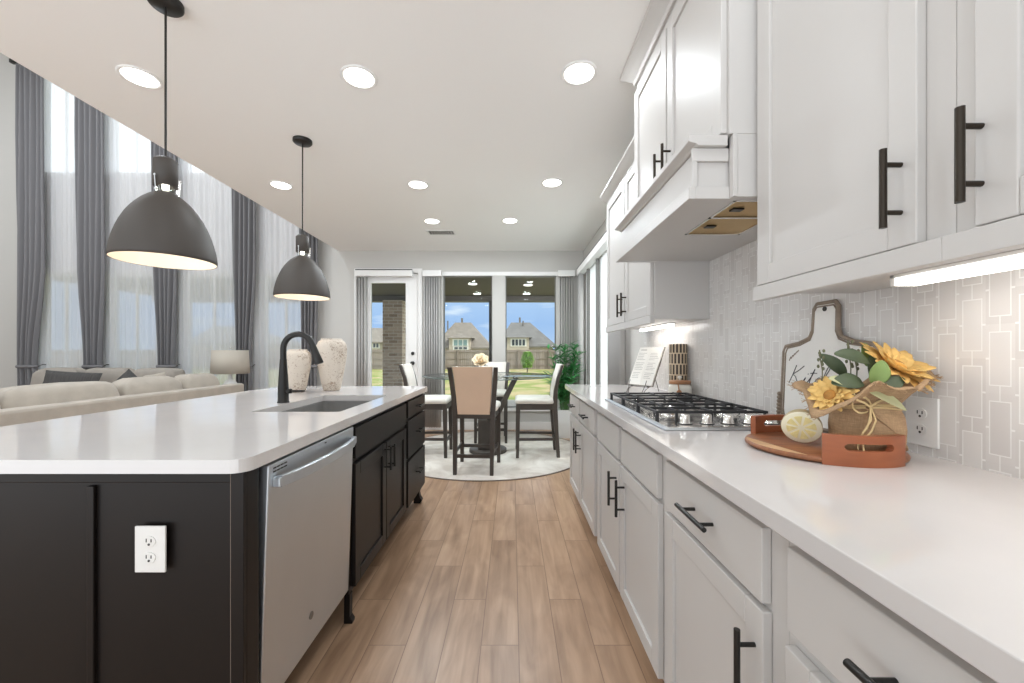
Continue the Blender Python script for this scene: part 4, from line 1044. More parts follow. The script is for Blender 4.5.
# sign board leaning on the splash
SGY, SGT = 1.367, 0.006
t = thing('cutting_board_sign', 'white paddle board sign with brown rim and script word against the tiles', 'sign', (1.05, SGY, CT))
lean = math.asin(0.045)
def lp3(u, v, d):
    """u along the wall (+u to the right in view = -Y), v up the board, d off its face towards the room"""
    x = 1.062 + v*math.sin(lean) - d*math.cos(lean); z = CT+0.004 + v*math.cos(lean) + d*math.sin(lean)
    return (x, SGY-u, z)
def outline(o_):
    P = [(-0.185-o_, 0-o_*0.0), (-0.200-o_, 0.05), (-0.200-o_, 0.27), (-0.190-o_, 0.290+o_), (-0.120-o_, 0.300+o_), (-0.068-o_, 0.318+o_), (-0.054-o_, 0.345+o_*0.5), (-0.052-o_, 0.420), (-0.040-o_*0.7, 0.436+o_*0.8)]
    return P+[(-a, b) for a, b in P[::-1]]
def board_mesh(pts, d0, d1):
    n_ = len(pts); return MB().add([lp3(a, b, d0) for a, b in pts]+[lp3(a, b, d1) for a, b in pts], [list(range(n_)), list(range(n_, 2*n_))[::-1]]+[(i, i+n_, (i+1) % n_+n_, (i+1) % n_) for i in range(n_)])
obj('board', board_mesh(outline(-0.004), 0.0, 0.010), M_BOARD, t, bevel=0.001)
OUT = outline(0.0)
obj('rim', MB().tube([lp3(a, max(b, 0.005), 0.007) for a, b in OUT+[OUT[0]]], 0.0075, 8).tube([lp3(a*0.93, max(b*0.975, 0.006), 0.011) for a, b in OUT], 0.0028, 6), M_RIM, t)
bd = MB()
for i in range(7): q = lp3(-0.205, 0.02+i*0.014, 0.016); bd.ball(q, 0.0085, 10, 6)
obj('bead_string', bd, M_RIM, t)
bd = MB(); q = lp3(0.0, 0.415, 0.011); bd.tube([q, (q[0]-0.003, q[1], q[2])], 0.008, 12)
obj('hang_hole', bd, M_SLOT, t)
# the word in script, as bent strokes: (x, y) in letter units
strokes = [
 [(0.15, 1.9), (0.05, 1.3), (-0.1, 0.6), (-0.25, 0.0)], [(1.0, 1.85), (0.5, 1.35), (0.0, 0.95), (0.3, 0.75), (0.6, 0.3), (0.9, 0.0), (1.2, 0.15)],
 [(1.2, 0.15), (1.45, 0.7), (1.38, 0.3), (1.5, 0.02), (1.75, 0.25)], [(1.62, 1.05), (1.65, 1.1)],
 [(1.75, 0.25), (2.05, 0.9), (2.2, 1.6), (2.02, 0.8), (1.98, 0.2), (2.15, 0.0), (2.45, 0.3)], [(1.85, 1.15), (2.15, 1.2), (2.5, 1.2)],
 [(3.0, 0.65), (2.8, 0.78), (2.58, 0.55), (2.5, 0.2), (2.7, 0.0), (3.0, 0.2)],
 [(3.0, 0.2), (3.35, 0.9), (3.6, 1.7), (3.5, 2.0), (3.35, 1.6), (3.2, 0.7), (3.1, 0.0), (3.25, 0.45), (3.5, 0.7), (3.58, 0.4), (3.62, 0.05), (3.9, 0.2)],
 [(3.9, 0.2), (4.25, 0.55), (4.15, 0.78), (3.95, 0.5), (4.0, 0.1), (4.2, 0.0), (4.5, 0.25)],
 [(4.5, 0.25), (4.62, 0.7), (4.55, 0.0), (4.7, 0.45), (4.95, 0.7), (5.0, 0.35), (5.05, 0.05), (5.4, 0.3)]]
tx = MB()
for st in strokes:
    out = []
    for i in range(len(st)-1):
        p0 = st[max(i-1, 0)]; p1 = st[i]; p2 = st[i+1]; p3 = st[min(i+2, len(st)-1)]
        for k_ in range(5):
            s_ = k_/5
            out.append(tuple(0.5*((2*p1[j])+(-p0[j]+p2[j])*s_+(2*p0[j]-5*p1[j]+4*p2[j]-p3[j])*s_*s_+(-p0[j]+3*p1[j]-3*p2[j]+p3[j])*s_**3) for j in (0, 1)))
    out.append(st[-1])
    tx.tube([lp3(-0.150+x*0.046+y*0.010, 0.150+y*0.036, 0.0105) for x, y in out], 0.0016, 6)
obj('script_word', tx, M_INK, t)
sp = MB()
for i in range(5): sp.tube([lp3(-0.165+i*0.010, 0.235+i*0.008, 0.0105), lp3(-0.157+i*0.010, 0.250+i*0.006, 0.0105)], 0.002, 5)
obj('leaf_sprig', sp, M_RIM, t)

# canister and jar
CNX, CNY = 1.028, 2.475
o = obj('canister', MB().lathe([(0.050, 0.0), (0.053, 0.004), (0.053, 0.318), (0.050, 0.322), (0.046, 0.322), (0.046, 0.02), (0.001, 0.02)], (0, 0, 0), 48), M_CAN, local=True)
o.location = (CNX, CNY, CT+0.0003); tag(o, 'tall tan cylinder with dark dashes behind the lidded jar', 'canister')
JX, JY = 0.985, 2.350
t = thing('lidded_jar', 'white jar with wooden lid and scoop behind the cooktop', 'jar', (JX, JY, CT))
obj('jar_body', MB().lathe([(0.050, 0.0005), (0.062, 0.006), (0.066, 0.02), (0.066, 0.065), (0.060, 0.080), (0.052, 0.086), (0.001, 0.086)], (JX, JY, CT), 48), M_JAR, t)
obj('lid', MB().lathe([(0.057, 0.0865), (0.060, 0.090), (0.060, 0.102), (0.056, 0.106), (0.001, 0.107)], (JX, JY, CT), 48), M_LID, t)
obj('knob', MB().lathe([(0.006, 0.1072), (0.006, 0.115), (0.013, 0.122), (0.010, 0.132), (0.001, 0.134)], (JX, JY, CT), 20), M_JAR, t)
sc_ = MB().tube([(JX-0.035, JY-0.062, CT+0.092), (JX-0.032, JY-0.068, CT+0.055)], 0.004, 8)
sc_.ball((JX-0.032, JY-0.070, CT+0.040), 0.016, 14, 8, (1, 0.5, 1.1))
obj('scoop', sc_, M_LID, t)

# cookbook on easel (local frame: faces -Y, then turned)
BK = Vector((0.868, 2.66, CT)); brz = math.radians(-60)
t = thing('book_easel', 'thin wire easel holding the open cookbook beyond the cooktop', 'book stand', tuple(BK), None, brz, local=True)
ln = math.radians(25); by, bz_ = math.sin(ln), math.cos(ln)
def ep_(u, v, d): return (u, -0.02+v*by-d*bz_, 0.045+v*bz_+d*by)
ez = MB()
for s_ in (-1, 1):
    ez.tube([ep_(s_*0.07, 0.0, -0.003), ep_(s_*0.07, 0.20, -0.003)], 0.0022, 8)
    ez.tube([(s_*0.07, -0.075, 0.002), (s_*0.075, -0.055, 0.030), ep_(s_*0.07, 0.0, -0.003)], 0.0022, 8)
    ez.tube([(s_*0.055, -0.075, 0.0022), (s_*0.062, -0.062, 0.03), ep_(s_*0.07, 0.005, 0.036), ep_(s_*0.07, 0.03, 0.037)], 0.0022, 8)
ez.tube([ep_(-0.07, 0.0, -0.003), ep_(0.07, 0.0, -0.003)], 0.0022, 8).tube([ep_(-0.07, 0.20, -0.003), ep_(0.07, 0.20, -0.003)], 0.0022, 8)
ez.tube([ep_(0, 0.20, -0.003), (0, 0.16, 0.0022)], 0.0022, 8).tube([ep_(-0.07, 0.0, 0.0), ep_(-0.07, -0.003, 0.036)], 0.0022, 6).tube([ep_(0.07, 0.0, 0.0), ep_(0.07, -0.003, 0.036)], 0.0022, 6)
obj('wire_frame', ez, M_WIRE, t, local=True)
t = thing('cookbook', 'open cookbook with printed text pages standing on the wire easel', 'book', tuple(BK), None, brz, local=True)
def slab(u0, u1, v0, v1, d0, d1):
    vs = [ep_(u, v, d) for d in (d0, d1) for v in (v0, v1) for u in (u0, u1)]
    return MB().add(vs, [(0, 2, 3, 1), (4, 5, 7, 6), (0, 1, 5, 4), (2, 6, 7, 3), (0, 4, 6, 2), (1, 3, 7, 5)])
obj('cover', slab(-0.105, 0.105, 0.003, 0.285, 0.001, 0.004), M_BOOKC, t, bevel=0.001, local=True)
pg = slab(-0.100, -0.0008, 0.007, 0.281, 0.0045, 0.014); q = slab(0.0008, 0.100, 0.007, 0.281, 0.0045, 0.014); pg.add(q.v, q.f)
obj('pages', pg, M_PAGE, t, bevel=0.002, local=True)
ln_ = MB()
for col in (-0.088, 0.012):
    for i in range(16):
        v = 0.235-i*0.012
        if i % 6 == 5: continue
        q = slab(col, col+random.uniform(0.045, 0.076), v, v+0.0022, 0.0141, 0.0144); ln_.add(q.v, q.f)
q = slab(-0.08, -0.03, 0.258, 0.263, 0.0141, 0.0144); ln_.add(q.v, q.f)
obj('printed_lines', ln_, mat('print_grey', rgb(150, 146, 140), 0.8), t, local=True)

# ------------------------------------------------------------------ dining area
RC = (-0.29, 4.83)
t = thing('round_rug', 'large round faded cream rug under the dining set', 'rug', (RC[0], RC[1], 0))
obj('pile', MB().lathe([(1.150, 0.0005), (1.150, 0.007), (0.001, 0.008)], (RC[0], RC[1], 0), 120), M_RUG, t)
obj('binding', MB().lathe([(1.1505, 0.0003), (1.162, 0.0003), (1.162, 0.009), (1.1505, 0.009)], (RC[0], RC[1], 0), 120, caps=False), M_RUGEDGE, t)
ZR = 0.0085
TC = (-0.285, 4.75)
t = thing('dining_table', 'round glass dining table on dark slanting wood legs', 'table', (TC[0], TC[1], ZR))
obj('glass_top', MB().lathe([(0.001, 0.902), (0.755, 0.902), (0.76, 0.905), (0.76, 0.911), (0.755, 0.914), (0.001, 0.914)], (TC[0], TC[1], 0), 96), M_TGLASS, t)
obj('glass_rim', MB().lathe([(0.7602, 0.904), (0.762, 0.904), (0.762, 0.912), (0.7602, 0.912)], (TC[0], TC[1], 0), 96, caps=False), mat('glass_edge_green', rgb(96, 112, 106), 0.2), t)
tb = MB()
obj('plinth', MB().lathe([(0.001, 0.0), (0.21, 0.0), (0.22, 0.008), (0.22, 0.038), (0.21, 0.045), (0.001, 0.045)], (TC[0], TC[1], ZR), 48), M_WOODC, t)
obj('column', MB().box(TC[0]-0.11, TC[0]+0.11, TC[1]-0.11, TC[1]+0.11, ZR+0.0455, 0.40), M_WOODC, t, bevel=0.004)
for k_ in range(4):
    a = PI/4*0+k_*PI/2+0.18; c, s_ = math.cos(a), math.sin(a)
    pts_ = [(0.04, 0.30), (0.10, 0.42), (0.18, 0.58), (0.27, 0.76), (0.34, 0.895)]
    rg = []
    for r_, z_ in pts_:
        w_ = 0.024; h_ = 0.026
        rg.append([(TC[0]+c*(r_+i*h_)-s_*j*w_, TC[1]+s_*(r_+i*h_)+c*j*w_, z_-i*0.012) for i, j in ((-1, -1), (1, -1), (1, 1), (-1, 1))])
    obj('leg', MB().loft(rg, True, True, False), M_WOODC, t, bevel=0.003)
    obj('glass_pad', MB().tube([(TC[0]+c*0.335, TC[1]+s_*0.335, 0.880), (TC[0]+c*0.335, TC[1]+s_*0.335, 0.9015)], 0.022, 16), M_CHR, t)
# flower on table
t = thing('rose_centrepiece', 'cream silk rose with dark leaves in a glass bowl on the dining table', 'flowers', (-0.40, 4.90, 0.9145))
ro = MB(); c = Vector((-0.385, 4.90, 1.080)); nr = Vector((0, -0.75, 0.66)); ax = nr.orthogonal().normalized(); ay = nr.cross(ax)
for ring_, cnt, R_, tl in ((0, 7, 0.105, 0.15), (1, 6, 0.088, 0.6), (2, 5, 0.062, 1.3), (3, 4, 0.04, 2.6)):
    for i in range(cnt):
        an = 2*PI*(i+0.4*ring_)/cnt; d_ = ax*math.cos(an)+ay*math.sin(an); q = petal(c-nr*0.02, d_+nr*tl, nr-d_*tl, R_*1.05, R_*1.2, 0.25); ro.add(q.v, q.f, True)
obj('rose', ro, M_ROSE, t, solid=0.0015)
lm = MB()
for i in range(7):
    an = 2*PI*i/7; d_ = Vector((math.cos(an), math.sin(an), 0.05)); q = petal(c-Vector((0, 0, 0.045)), d_, (0, 0, 1), 0.09, 0.045, -0.2); lm.add(q.v, q.f, True)
obj('leaves', lm, M_LEAFD, t, solid=0.001)
obj('stem', MB().tube([(-0.40, 4.90, 0.925), (-0.385, 4.90, 1.05)], 0.004, 8), M_STEM, t)
obj('bowl', MB().lathe([(0.03, 0.0003), (0.05, 0.01), (0.062, 0.04), (0.058, 0.075), (0.05, 0.09)], (-0.40, 4.90, 0.9145), 32, caps=False).lathe([(0.001, 0.001), (0.03, 0.001)], (-0.40, 4.90, 0.9145), 32, caps=False), M_TGLASS, t, solid=0.003)

def chair():
    t = thing('dining_chair', '', 'chair', (0, 0, ZR), 'counter height dining chairs round the glass table', 0, local=True)
    O = dict(local=True)
    for s_ in (-1, 1):
        rg = []
        for z_, y_, x_, w_, d_ in ((0.0, -0.245, 0.178, 0.017, 0.019), (0.30, -0.222, 0.180, 0.020, 0.022), (0.60, -0.205, 0.186, 0.021, 0.026), (0.75, -0.212, 0.198, 0.021, 0.022), (0.90, -0.240, 0.212, 0.021, 0.017), (1.035, -0.285, 0.222, 0.021, 0.013)):
            rg.append([(s_*x_+i*w_, y_+j*d_, z_) for i, j in ((-1, -1), (1, -1), (1, 1), (-1, 1))])
        obj('leg', MB().loft(rg, True, True, False), M_WOODC, t, bevel=0.003, local=True)
        rg = [[(s_*x_+i*w_, y_+j*w_, z_) for i, j in ((-1, -1), (1, -1), (1, 1), (-1, 1))] for z_, y_, x_, w_ in ((0.0, 0.215, 0.198, 0.017), (0.60, 0.205, 0.196, 0.023))]
        obj('leg', MB().loft(rg, True, True, False), M_WOODC, t, bevel=0.003, local=True)
        obj('stretcher', MB().bar((s_*0.180, -0.226, 0.205), (s_*0.196, 0.208, 0.205), 0.018, 0.030), M_WOODC, t, bevel=0.002, local=True)
    obj('stretcher', MB().bar((-0.19, 0.209, 0.175), (0.19, 0.209, 0.175), 0.018, 0.034), M_WOODC, t, bevel=0.002, local=True)
    obj('stretcher', MB().bar((-0.175, -0.230, 0.175), (0.175, -0.230, 0.175), 0.018, 0.034), M_WOODC, t, bevel=0.002, local=True)
    ap = MB()
    ap.box(-0.19, 0.19, 0.188, 0.222, 0.535, 0.602).box(-0.165, 0.165, -0.222, -0.195, 0.535, 0.602)
    for s_ in (-1, 1): ap.bar((s_*0.186, -0.20, 0.5685), (s_*0.196, 0.20, 0.5685), 0.026, 0.066)
    obj('seat_frame', ap, M_WOODC, t, bevel=0.002, local=True)
    st = MB(); rg = []
    for z_, k_ in ((0.603, 0.96), (0.612, 1.0), (0.638, 1.0), (0.655, 0.96), (0.664, 0.85), (0.668, 0.5)):
        rg.append([(p[0]*k_, p[1]*k_+0.012, z_) for p in rounded_rect(-0.222, 0.222, -0.205, 0.225, 0.03, 5)])
    st.loft(rg, True, True, True)
    obj('seat', st, M_CREAM, t, local=True)
    def backm(d0, d1, ins, z0, z1):
        rg = []
        for i in range(9):
            u = i/8; z_ = z0+(z1-z0)*u
            # follow the stile curve
            if z_ < 0.75: yb = -0.205-0.007*((z_-0.6)/0.15)
            elif z_ < 0.9: yb = -0.212-0.028*((z_-0.75)/0.15)
            else: yb = -0.240-0.045*((z_-0.9)/0.135)
            hw = 0.158+(0.194-0.158)*(z_-0.56)/(1.04-0.56)-ins
            rg.append([(-hw, yb+d0, z_), (-hw*0.9, yb+d0-(0.004 if d0 < d1 else 0), z_), (hw*0.9, yb+d0-(0.004 if d0 < d1 else 0), z_), (hw, yb+d0, z_), (hw, yb+d1, z_), (hw*0.7, yb+d1+0.006, z_), (-hw*0.7, yb+d1+0.006, z_), (-hw, yb+d1, z_)])
        return MB().loft(rg, True, True, True)
    obj('backrest', backm(-0.012, 0.022, 0, 0.575, 1.040), M_CREAM, t, bevel=0.004, local=True)
    obj('back_panel', backm(-0.021, -0.0165, 0.002, 0.577, 1.038), M_TAN, t, local=True, label='tan rear face of the backrest')
    return t
ch = chair(); ch.location = (-0.355, 4.085, ZR); ch.rotation_euler.z = math.radians(-4)
relabel(ch, 'dining chair turned away from the viewer showing its tan back')
for (x, y, rz, lab) in ((0.275, 4.66, 90, 'cream dining chair at the right side of the table, near the palm'),
                        (-0.955, 4.66, -90, 'cream dining chair at the left side of the table, partly behind the island'),
                        (-0.275, 5.40, 180, 'cream dining chair on the window side of the glass table')):
    c = copy_tree(ch); c.location = (x, y, ZR); c.rotation_euler.z = math.radians(rz); relabel(c, lab)

# palm in white pot
PXX, PYY = 0.735, 5.60
t = thing('potted_palm', 'green bamboo palm in a tall white square pot in the corner', 'plant', (PXX, PYY, 0))
rg = [[(PXX+i*w_, PYY+j*w_, z_) for i, j in ((-1, -1), (1, -1), (1, 1), (-1, 1))] for z_, w_ in ((0.0005, 0.085), (0.38, 0.112), (0.395, 0.115), (0.395, 0.100), (0.33, 0.096))]
obj('pot', MB().loft(rg, True, False, False).add(rg[0], [(0, 1, 2, 3)]), M_POT, t, bevel=0.003)
obj('soil', MB().box(PXX-0.095, PXX+0.095, PYY-0.095, PYY+0.095, 0.33, 0.36), M_SOIL, t)
stm = MB(); lf_ = MB(); rnd = random.Random(3)
for i in range(22):
    a = 2*PI*i/22+rnd.uniform(-.2, .2); r0 = rnd.uniform(0.01, 0.07); x0 = PXX+r0*math.cos(a); y0 = PYY+r0*math.sin(a); L = rnd.uniform(0.45, 0.92); sp_ = rnd.uniform(0.05, 0.20)
    P_ = [Vector((x0+sp_*math.cos(a)*u*u, y0+sp_*math.sin(a)*u*u, 0.35+L*u)) for u in [k_/6 for k_ in range(7)]]
    stm.tube(P_, [0.006]*4+[0.005, 0.004, 0.003], 6)
    for k_ in range(2, 7):
        for s_ in range(5):
            aa = rnd.uniform(0, 2*PI); d_ = Vector((math.cos(aa), math.sin(aa), rnd.uniform(0.1, 1.1)))
            ll = rnd.uniform(0.11, 0.22)
            if P_[k_].x+d_.normalized().x*ll > XR-0.06: d_.x = -d_.x
            if P_[k_].y+d_.normalized().y*ll > YB-0.1: d_.y = -d_.y
            q = petal(P_[k_], d_, (0, 0, 1), ll, 0.032, -0.25); lf_.add(q.v, q.f, True)
obj('stalks', stm, M_STEM, t); obj('foliage', lf_, M_PALM, t)

# ------------------------------------------------------------------ blinds in the dining corner
def blind(label, x0, x1, zt, zb_, y=YB-0.07, slat_x=None, fab=None, axis='x', depth=0.09, box=True):
    """vertical blind on the back wall: head valance x0..x1 and slats over slat_x"""
    mid = ((x0+x1)/2, y, zb_) if axis == 'x' else (y, (x0+x1)/2, zb_)
    t = thing('vertical_blind', label, 'blind', mid, 'vertical blinds')
    v = MB().box(x0, x1, y-depth/2, y+depth/2-0.002, zt-0.09, zt)
    nr = int((x1-x0)/0.022)
    for i in range(nr): v.box(x0+i*0.022+0.003, x0+i*0.022+0.016, y-depth/2-0.004, y-depth/2, zt-0.088, zt-0.002)
    sl = MB(); a, b = slat_x; n_ = max(3, int((b-a)/0.035)); 
    for i in range(n_):
        xx = a+(b-a)*(i+0.5)/n_; rg = []
        for z_ in (zt-0.092, zb_):
            rg.append([(xx-0.013, y-0.035, z_), (xx-0.002, y-0.012, z_), (xx+0.003, y+0.012, z_), (xx+0.013, y+0.035, z_)])
        sl.loft(rg, False, False, True)
    if axis == 'y': swapxy(v); swapxy(sl)
    if (x1-x0) > 0.6:
        hr = MB().box(x0+0.004, x1, y-depth/2, y-depth/2+0.02, zt+0.0005, zt+0.014)
        if axis == 'y': swapxy(hr)
        obj('gap_strip', hr, M_BLK, t)  # dark strip standing in for the gap line above the valance
    obj('valance', v, M_TRIM, t, bevel=0.002); obj('slats', sl, fab or M_BLIND, t, solid=0.0015)
    return t
blind('stacked grey vertical blind on the left side of the glass door', bx(358), bx(414), 2.425, 0.05, y=YB-0.075, slat_x=(bx(358), bx(369)))
blind('stacked grey vertical blind between the door and the first window', bx(424), bx(442.5), 2.425, 0.05, slat_x=(bx(425), bx(442)))
blind('stacked grey vertical blind right of the windows behind the palm', bx(557.5), bx(574), 2.425, 0.05, slat_x=(bx(558.5), bx(573.5)))
blind('white vertical blind on the side window by the palm', 3.50, 6.02, 2.43, 0.05, y=XR-0.075, slat_x=(5.83, 6.0), axis='y')
blind('grey vertical blind stacked at the cabinet end of the side window', 3.62, 3.64, 2.43, 0.05, y=XR-0.20, slat_x=(3.70, 4.15), axis='y') if False else None
t = thing('side_blind_stack', 'grey vertical blind stack on the right wall beyond the cookbook', 'blind', (XR-0.07, 3.95, 0.05))
sl = MB()
for i in range(12):
    xx = 3.72+i*0.04; sl.loft([[(XR-0.105, xx-0.012, z_), (XR-0.08, xx, z_), (XR-0.055, xx+0.003, z_), (XR-0.035, xx+0.014, z_)] for z_ in (2.335, 0.05)], False, False, True)
obj('slats', sl, M_BLIND, t, solid=0.0015)
mbx = MB()
for yc in (5.53, 4.93): mbx.box(XR-0.06, XR-0.0205, yc-0.022, yc+0.022, 0.30, 2.335)
obj('stile_bar', mbx.box(XR-0.045, XR-0.0205, 4.951, 5.508, 0.30, 0.33), M_ALU, wr)
# fabric screen over the side window
sh = MB(); rows = []
for z_ in (2.335, 0.3):
    rows.append([(XR-0.010+0.006*math.sin(i*1.3), 4.2+i*0.02, z_) for i in range(82)])
o = obj('sheer_curtain', sh.loft(rows, False, False, True), M_SHEERB); tag(o, 'glowing white sheer panel over the side window by the palm', 'curtain')

# ------------------------------------------------------------------ living room drapes and sheers
DRY = YB-0.16
def bd_(x): return (x-512)*DRY/F
def bs_(x): return (x-512)*(YB-0.07)/F
def drape(label, xl, xr, xl2, xr2, tie=True):
    zt, zb_ = 5.50, 0.02
    t = thing('drape', label, 'curtain', ((xl+xr)/2, DRY, zb_), 'grey drapes of the living room')
    rows = []; n_ = 60; nf = 5
    zs = [zt, 5.3, 4.5, 3.6, 2.9, 2.4, 2.0, 1.6, 1.3, 1.12, 1.02, 0.98, 0.92, 0.8, 0.5, 0.2, zb_]
    for z_ in zs:
        if z_ > 1.0:
            u = max(0, min(1, (2.6-z_)/1.6)); u = u*u*(3-2*u)
        else: u = 1-0.45*(1-z_)
        a = xl+(xl2-xl)*u; b = xr+(xr2-xr)*u
        amp = 0.035+0.012*u
        rows.append([(a+(b-a)*i/n_, DRY+amp*math.sin(2*PI*nf*i/n_+0.4*math.sin(z_))+0.01*math.sin(13*i/n_+z_), z_) for i in range(n_+1)])
    obj('cloth', MB().loft(rows, False, False, True), M_DRAPE, t, solid=0.003)
    cxm = (xl2+xr2)/2; hw_ = (xr2-xl2)/2+0.012
    obj('tieback', MB().lathe([(hw_, 0.955), (hw_+0.008, 0.975), (hw_, 0.995)], (cxm, DRY, 0), 36, caps=False, sy=0.066/hw_), M_DRAPE, t, solid=0.004)
    hk = MB().tube([(xr2+0.012, DRY+0.02, 0.975), (xr2+0.02, YB-0.10, 1.0), (xr2+0.02, YB-0.002, 1.0)], 0.006, 8)
    obj('tieback_hook', hk, M_BLK, t)
drape('leftmost grey drape tied back beside the wall', bd_(17), bd_(45), bd_(18), bd_(36))
drape('second grey drape from the left, above the dark striped pillow', bd_(76), bd_(105), bd_(84), bd_(101))
drape('third grey drape from the left, behind the nearer pendant', bd_(152), bd_(177), bd_(158), bd_(174))
drape('fourth grey drape from the left, behind the table lamp', bd_(232), bd_(256), bd_(236), bd_(250.5))
drape('rightmost grey drape, behind the further pendant', bd_(299), bd_(318), bd_(301), bd_(316))
def sheer(label, x0, x1):
    rows = []; n_ = int((x1-x0)/0.012); rnd = random.Random(int(abs(x0)*100)); ph = rnd.uniform(0, 6)
    for z_ in (5.50, 4.2, 3.0, 1.8, 0.9, 0.03):
        rows.append([(x0+(x1-x0)*i/n_, YB-0.07+0.012*math.sin(i*0.95+ph+0.2*z_)+0.012*math.sin(i*0.31+ph), z_) for i in range(n_+1)])
    o = obj('sheer_curtain', MB().loft(rows, False, False, True), M_SHEER); tag(o, label, 'curtain', 'white sheers of the living room')
sheer('white sheer between the first and second grey drapes', bs_(36), bs_(88))
sheer('white sheer between the second and third grey drapes', bs_(96), bs_(162))
sheer('white sheer between the third and fourth grey drapes', bs_(170), bs_(240))
sheer('white sheer between the fourth and rightmost grey drapes', bs_(248), bs_(306))
t = thing('curtain_rod', 'dark rod end peeking above the leftmost drape', 'curtain rod', (bd_(14), DRY, 5.52))
rd = MB().tube([(bd_(15), DRY, 5.535), (bd_(322), DRY, 5.535)], 0.013, 10)
obj('rod', rd, M_BLK, t)
obj('finial', MB().box(bd_(11), bd_(15)+0.01, DRY-0.03, DRY+0.03, 5.505, 5.565), M_BLK, t, bevel=0.008)
obj('bracket', MB().box(bd_(16.4), bd_(17), DRY+0.012, YB, 5.52, 5.55).box(bd_(319), bd_(319.6), DRY+0.012, YB, 5.52, 5.55), M_BLK, t)

# ------------------------------------------------------------------ sofas, pillows, lamp
def cushion(c, sx, sy, sz, seed=0, pinch=0.25, n=18):
    """pillow form: superellipsoid block with soft sagging surface, centre c, half sizes"""
    mb = MB(); rnd = random.Random(seed); rings = []; m_ = 12
    for i in range(m_+1):
        v = -PI/2+PI*i/m_; ring = []
        for j in range(n*2):
            u = 2*PI*j/(n*2)
            def sp(x, e): return math.copysign(abs(x)**e, x)
            cx = sp(math.cos(v), 0.34)*sp(math.cos(u), 0.3); cy = sp(math.cos(v), 0.6)*sp(math.sin(u), 0.7); cz_ = sp(math.sin(v), 0.5)
            wob = 1+0.02*math.sin(5*u+seed)+0.015*math.sin(7*v+seed*2)
            ring.append((c[0]+sx*cx*wob, c[1]+sy*cy*wob, c[2]+sz*cz_*wob))
        rings.append(ring)
    return mb.loft(rings, True, True, True)
# sofa one: its back runs along Y, facing -X
t = thing('sofa', 'long beige sofa seen from behind, alongside the island', 'sofa', (-4.0, 3.7, 0))
SB = -3.50
def rotc(mb): return mb
obj('back_frame', MB().box(SB-0.16, SB, 1.9, 5.24, 0.10, 0.782), M_SOFA, t, bevel=0.025)
obj('base', MB().box(SB-0.85, SB-0.165, 1.95, 5.18, 0.10, 0.30), M_SOFA, t, bevel=0.02)
for y0, y1 in ((1.9, 2.12), (5.02, 5.24)): obj('arm', MB().box(SB-0.85, SB-0.162, y0, y1, 0.301, 0.64), M_SOFA, t, bevel=0.03)
ys = [2.13, 2.88, 3.62, 4.33, 5.01]
ys = [2.13, 2.88, 3.77, 4.47, 5.01]
for i in range(4):
    a, b = ys[i], ys[i+1]
    q = cushion((0, 0, 0), (b-a)/2, 0.13, 0.265, i)
    for v in q.v: v.x, v.y = v.y, v.x
    for v in q.v: v.x += SB-0.235-0.10*(v.z); v.y += (a+b)/2; v.z += 0.665
    obj('back_cushion', q, M_SOFA, t)
    obj('seat_cushion', MB().box(SB-0.86, SB-0.40, a+0.005, b-0.005, 0.302, 0.45), M_SOFA, t, bevel=0.04)
for x in (SB-0.78, SB-0.08):
    for y in (2.0, 5.14): obj('foot', MB().tube([(x, y, 0.0), (x, y, 0.10)], [0.018, 0.026], 12), M_WOODC, t)
# sofa two: facing the viewer in front of the drapes
t = thing('sofa', 'grey-beige sofa facing the viewer in front of the drapes', 'sofa', (-5.1, 5.4, 0))
SC = [-6.55, -5.88, -5.20, -4.53]
obj('back_frame', MB().box(-6.56, -4.52, 5.66, 5.82, 0.10, 0.84), M_SOFA2, t, bevel=0.025)
obj('base', MB().box(-6.56, -4.52, 4.98, 5.655, 0.10, 0.32), M_SOFA2, t, bevel=0.02)
for x0, x1 in ((-6.74, -6.561), (-4.519, -4.38)): obj('arm', MB().box(x0, x1, 4.98, 5.82, 0.10, 0.66), M_SOFA2, t, bevel=0.03)
for i in range(3):
    a, b = SC[i], SC[i+1]
    q = cushion(((a+b)/2, 5.50, 0.69), (b-a)/2, 0.13, 0.28, i+5)
    for v in q.v: v.y += 0.10*(v.z-0.69)
    obj('back_cushion', q, M_SOFA2, t)
    obj('seat_cushion', MB().box(a+0.005, b-0.005, 4.96, 5.36, 0.322, 0.46), M_SOFA2, t, bevel=0.04)
for x in (-6.64, -4.46):
    for y in (5.05, 5.74): obj('foot', MB().tube([(x, y, 0.0), (x, y, 0.10)], [0.018, 0.026], 12), M_WOODC, t)
def pillow(label, c, s, ry, m_, seed, th=0.075):
    n_ = 14; top = []; mb = MB(); rgs = []
    for i in range(n_+1):
        row = []
        for j in range(n_+1):
            u = -1+2*i/n_; v = -1+2*j/n_; hgt = th*(max(0, (1-u**4))*max(0, (1-v**4)))**0.6
            pu = u*(1-0.06*(1-abs(v))); pv = v*(1-0.06*(1-abs(u))); row.append((pu, pv, hgt))
        rgs.append(row)
    for sg in (-1, 1):
        mb.loft([[(p[0]*s[0], sg*p[2], p[1]*s[1]) for p in r] for r in rgs], False, False, True)
    o = obj('throw_pillow', mb, m_, local=True); o.location = c; o.rotation_euler = (math.radians(-14), math.radians(ry), 0)
    tag(o, label, 'pillow', 'dark throw pillows on the far sofa')
pillow('wide charcoal ribbed lumbar pillow at the left of the far sofa', (-5.69, 5.16, 0.80), (0.37, 0.14), 3, M_PILD, 1)
pillow('small charcoal pillow standing on its corner on the far sofa', (-4.90, 5.10, 0.74), (0.17, 0.17), 40, M_PILD, 2)
pillow('beige pillow leaning next to the small charcoal pillow', (-4.54, 5.07, 0.77), (0.14, 0.15), -10, M_SOFA, 3)
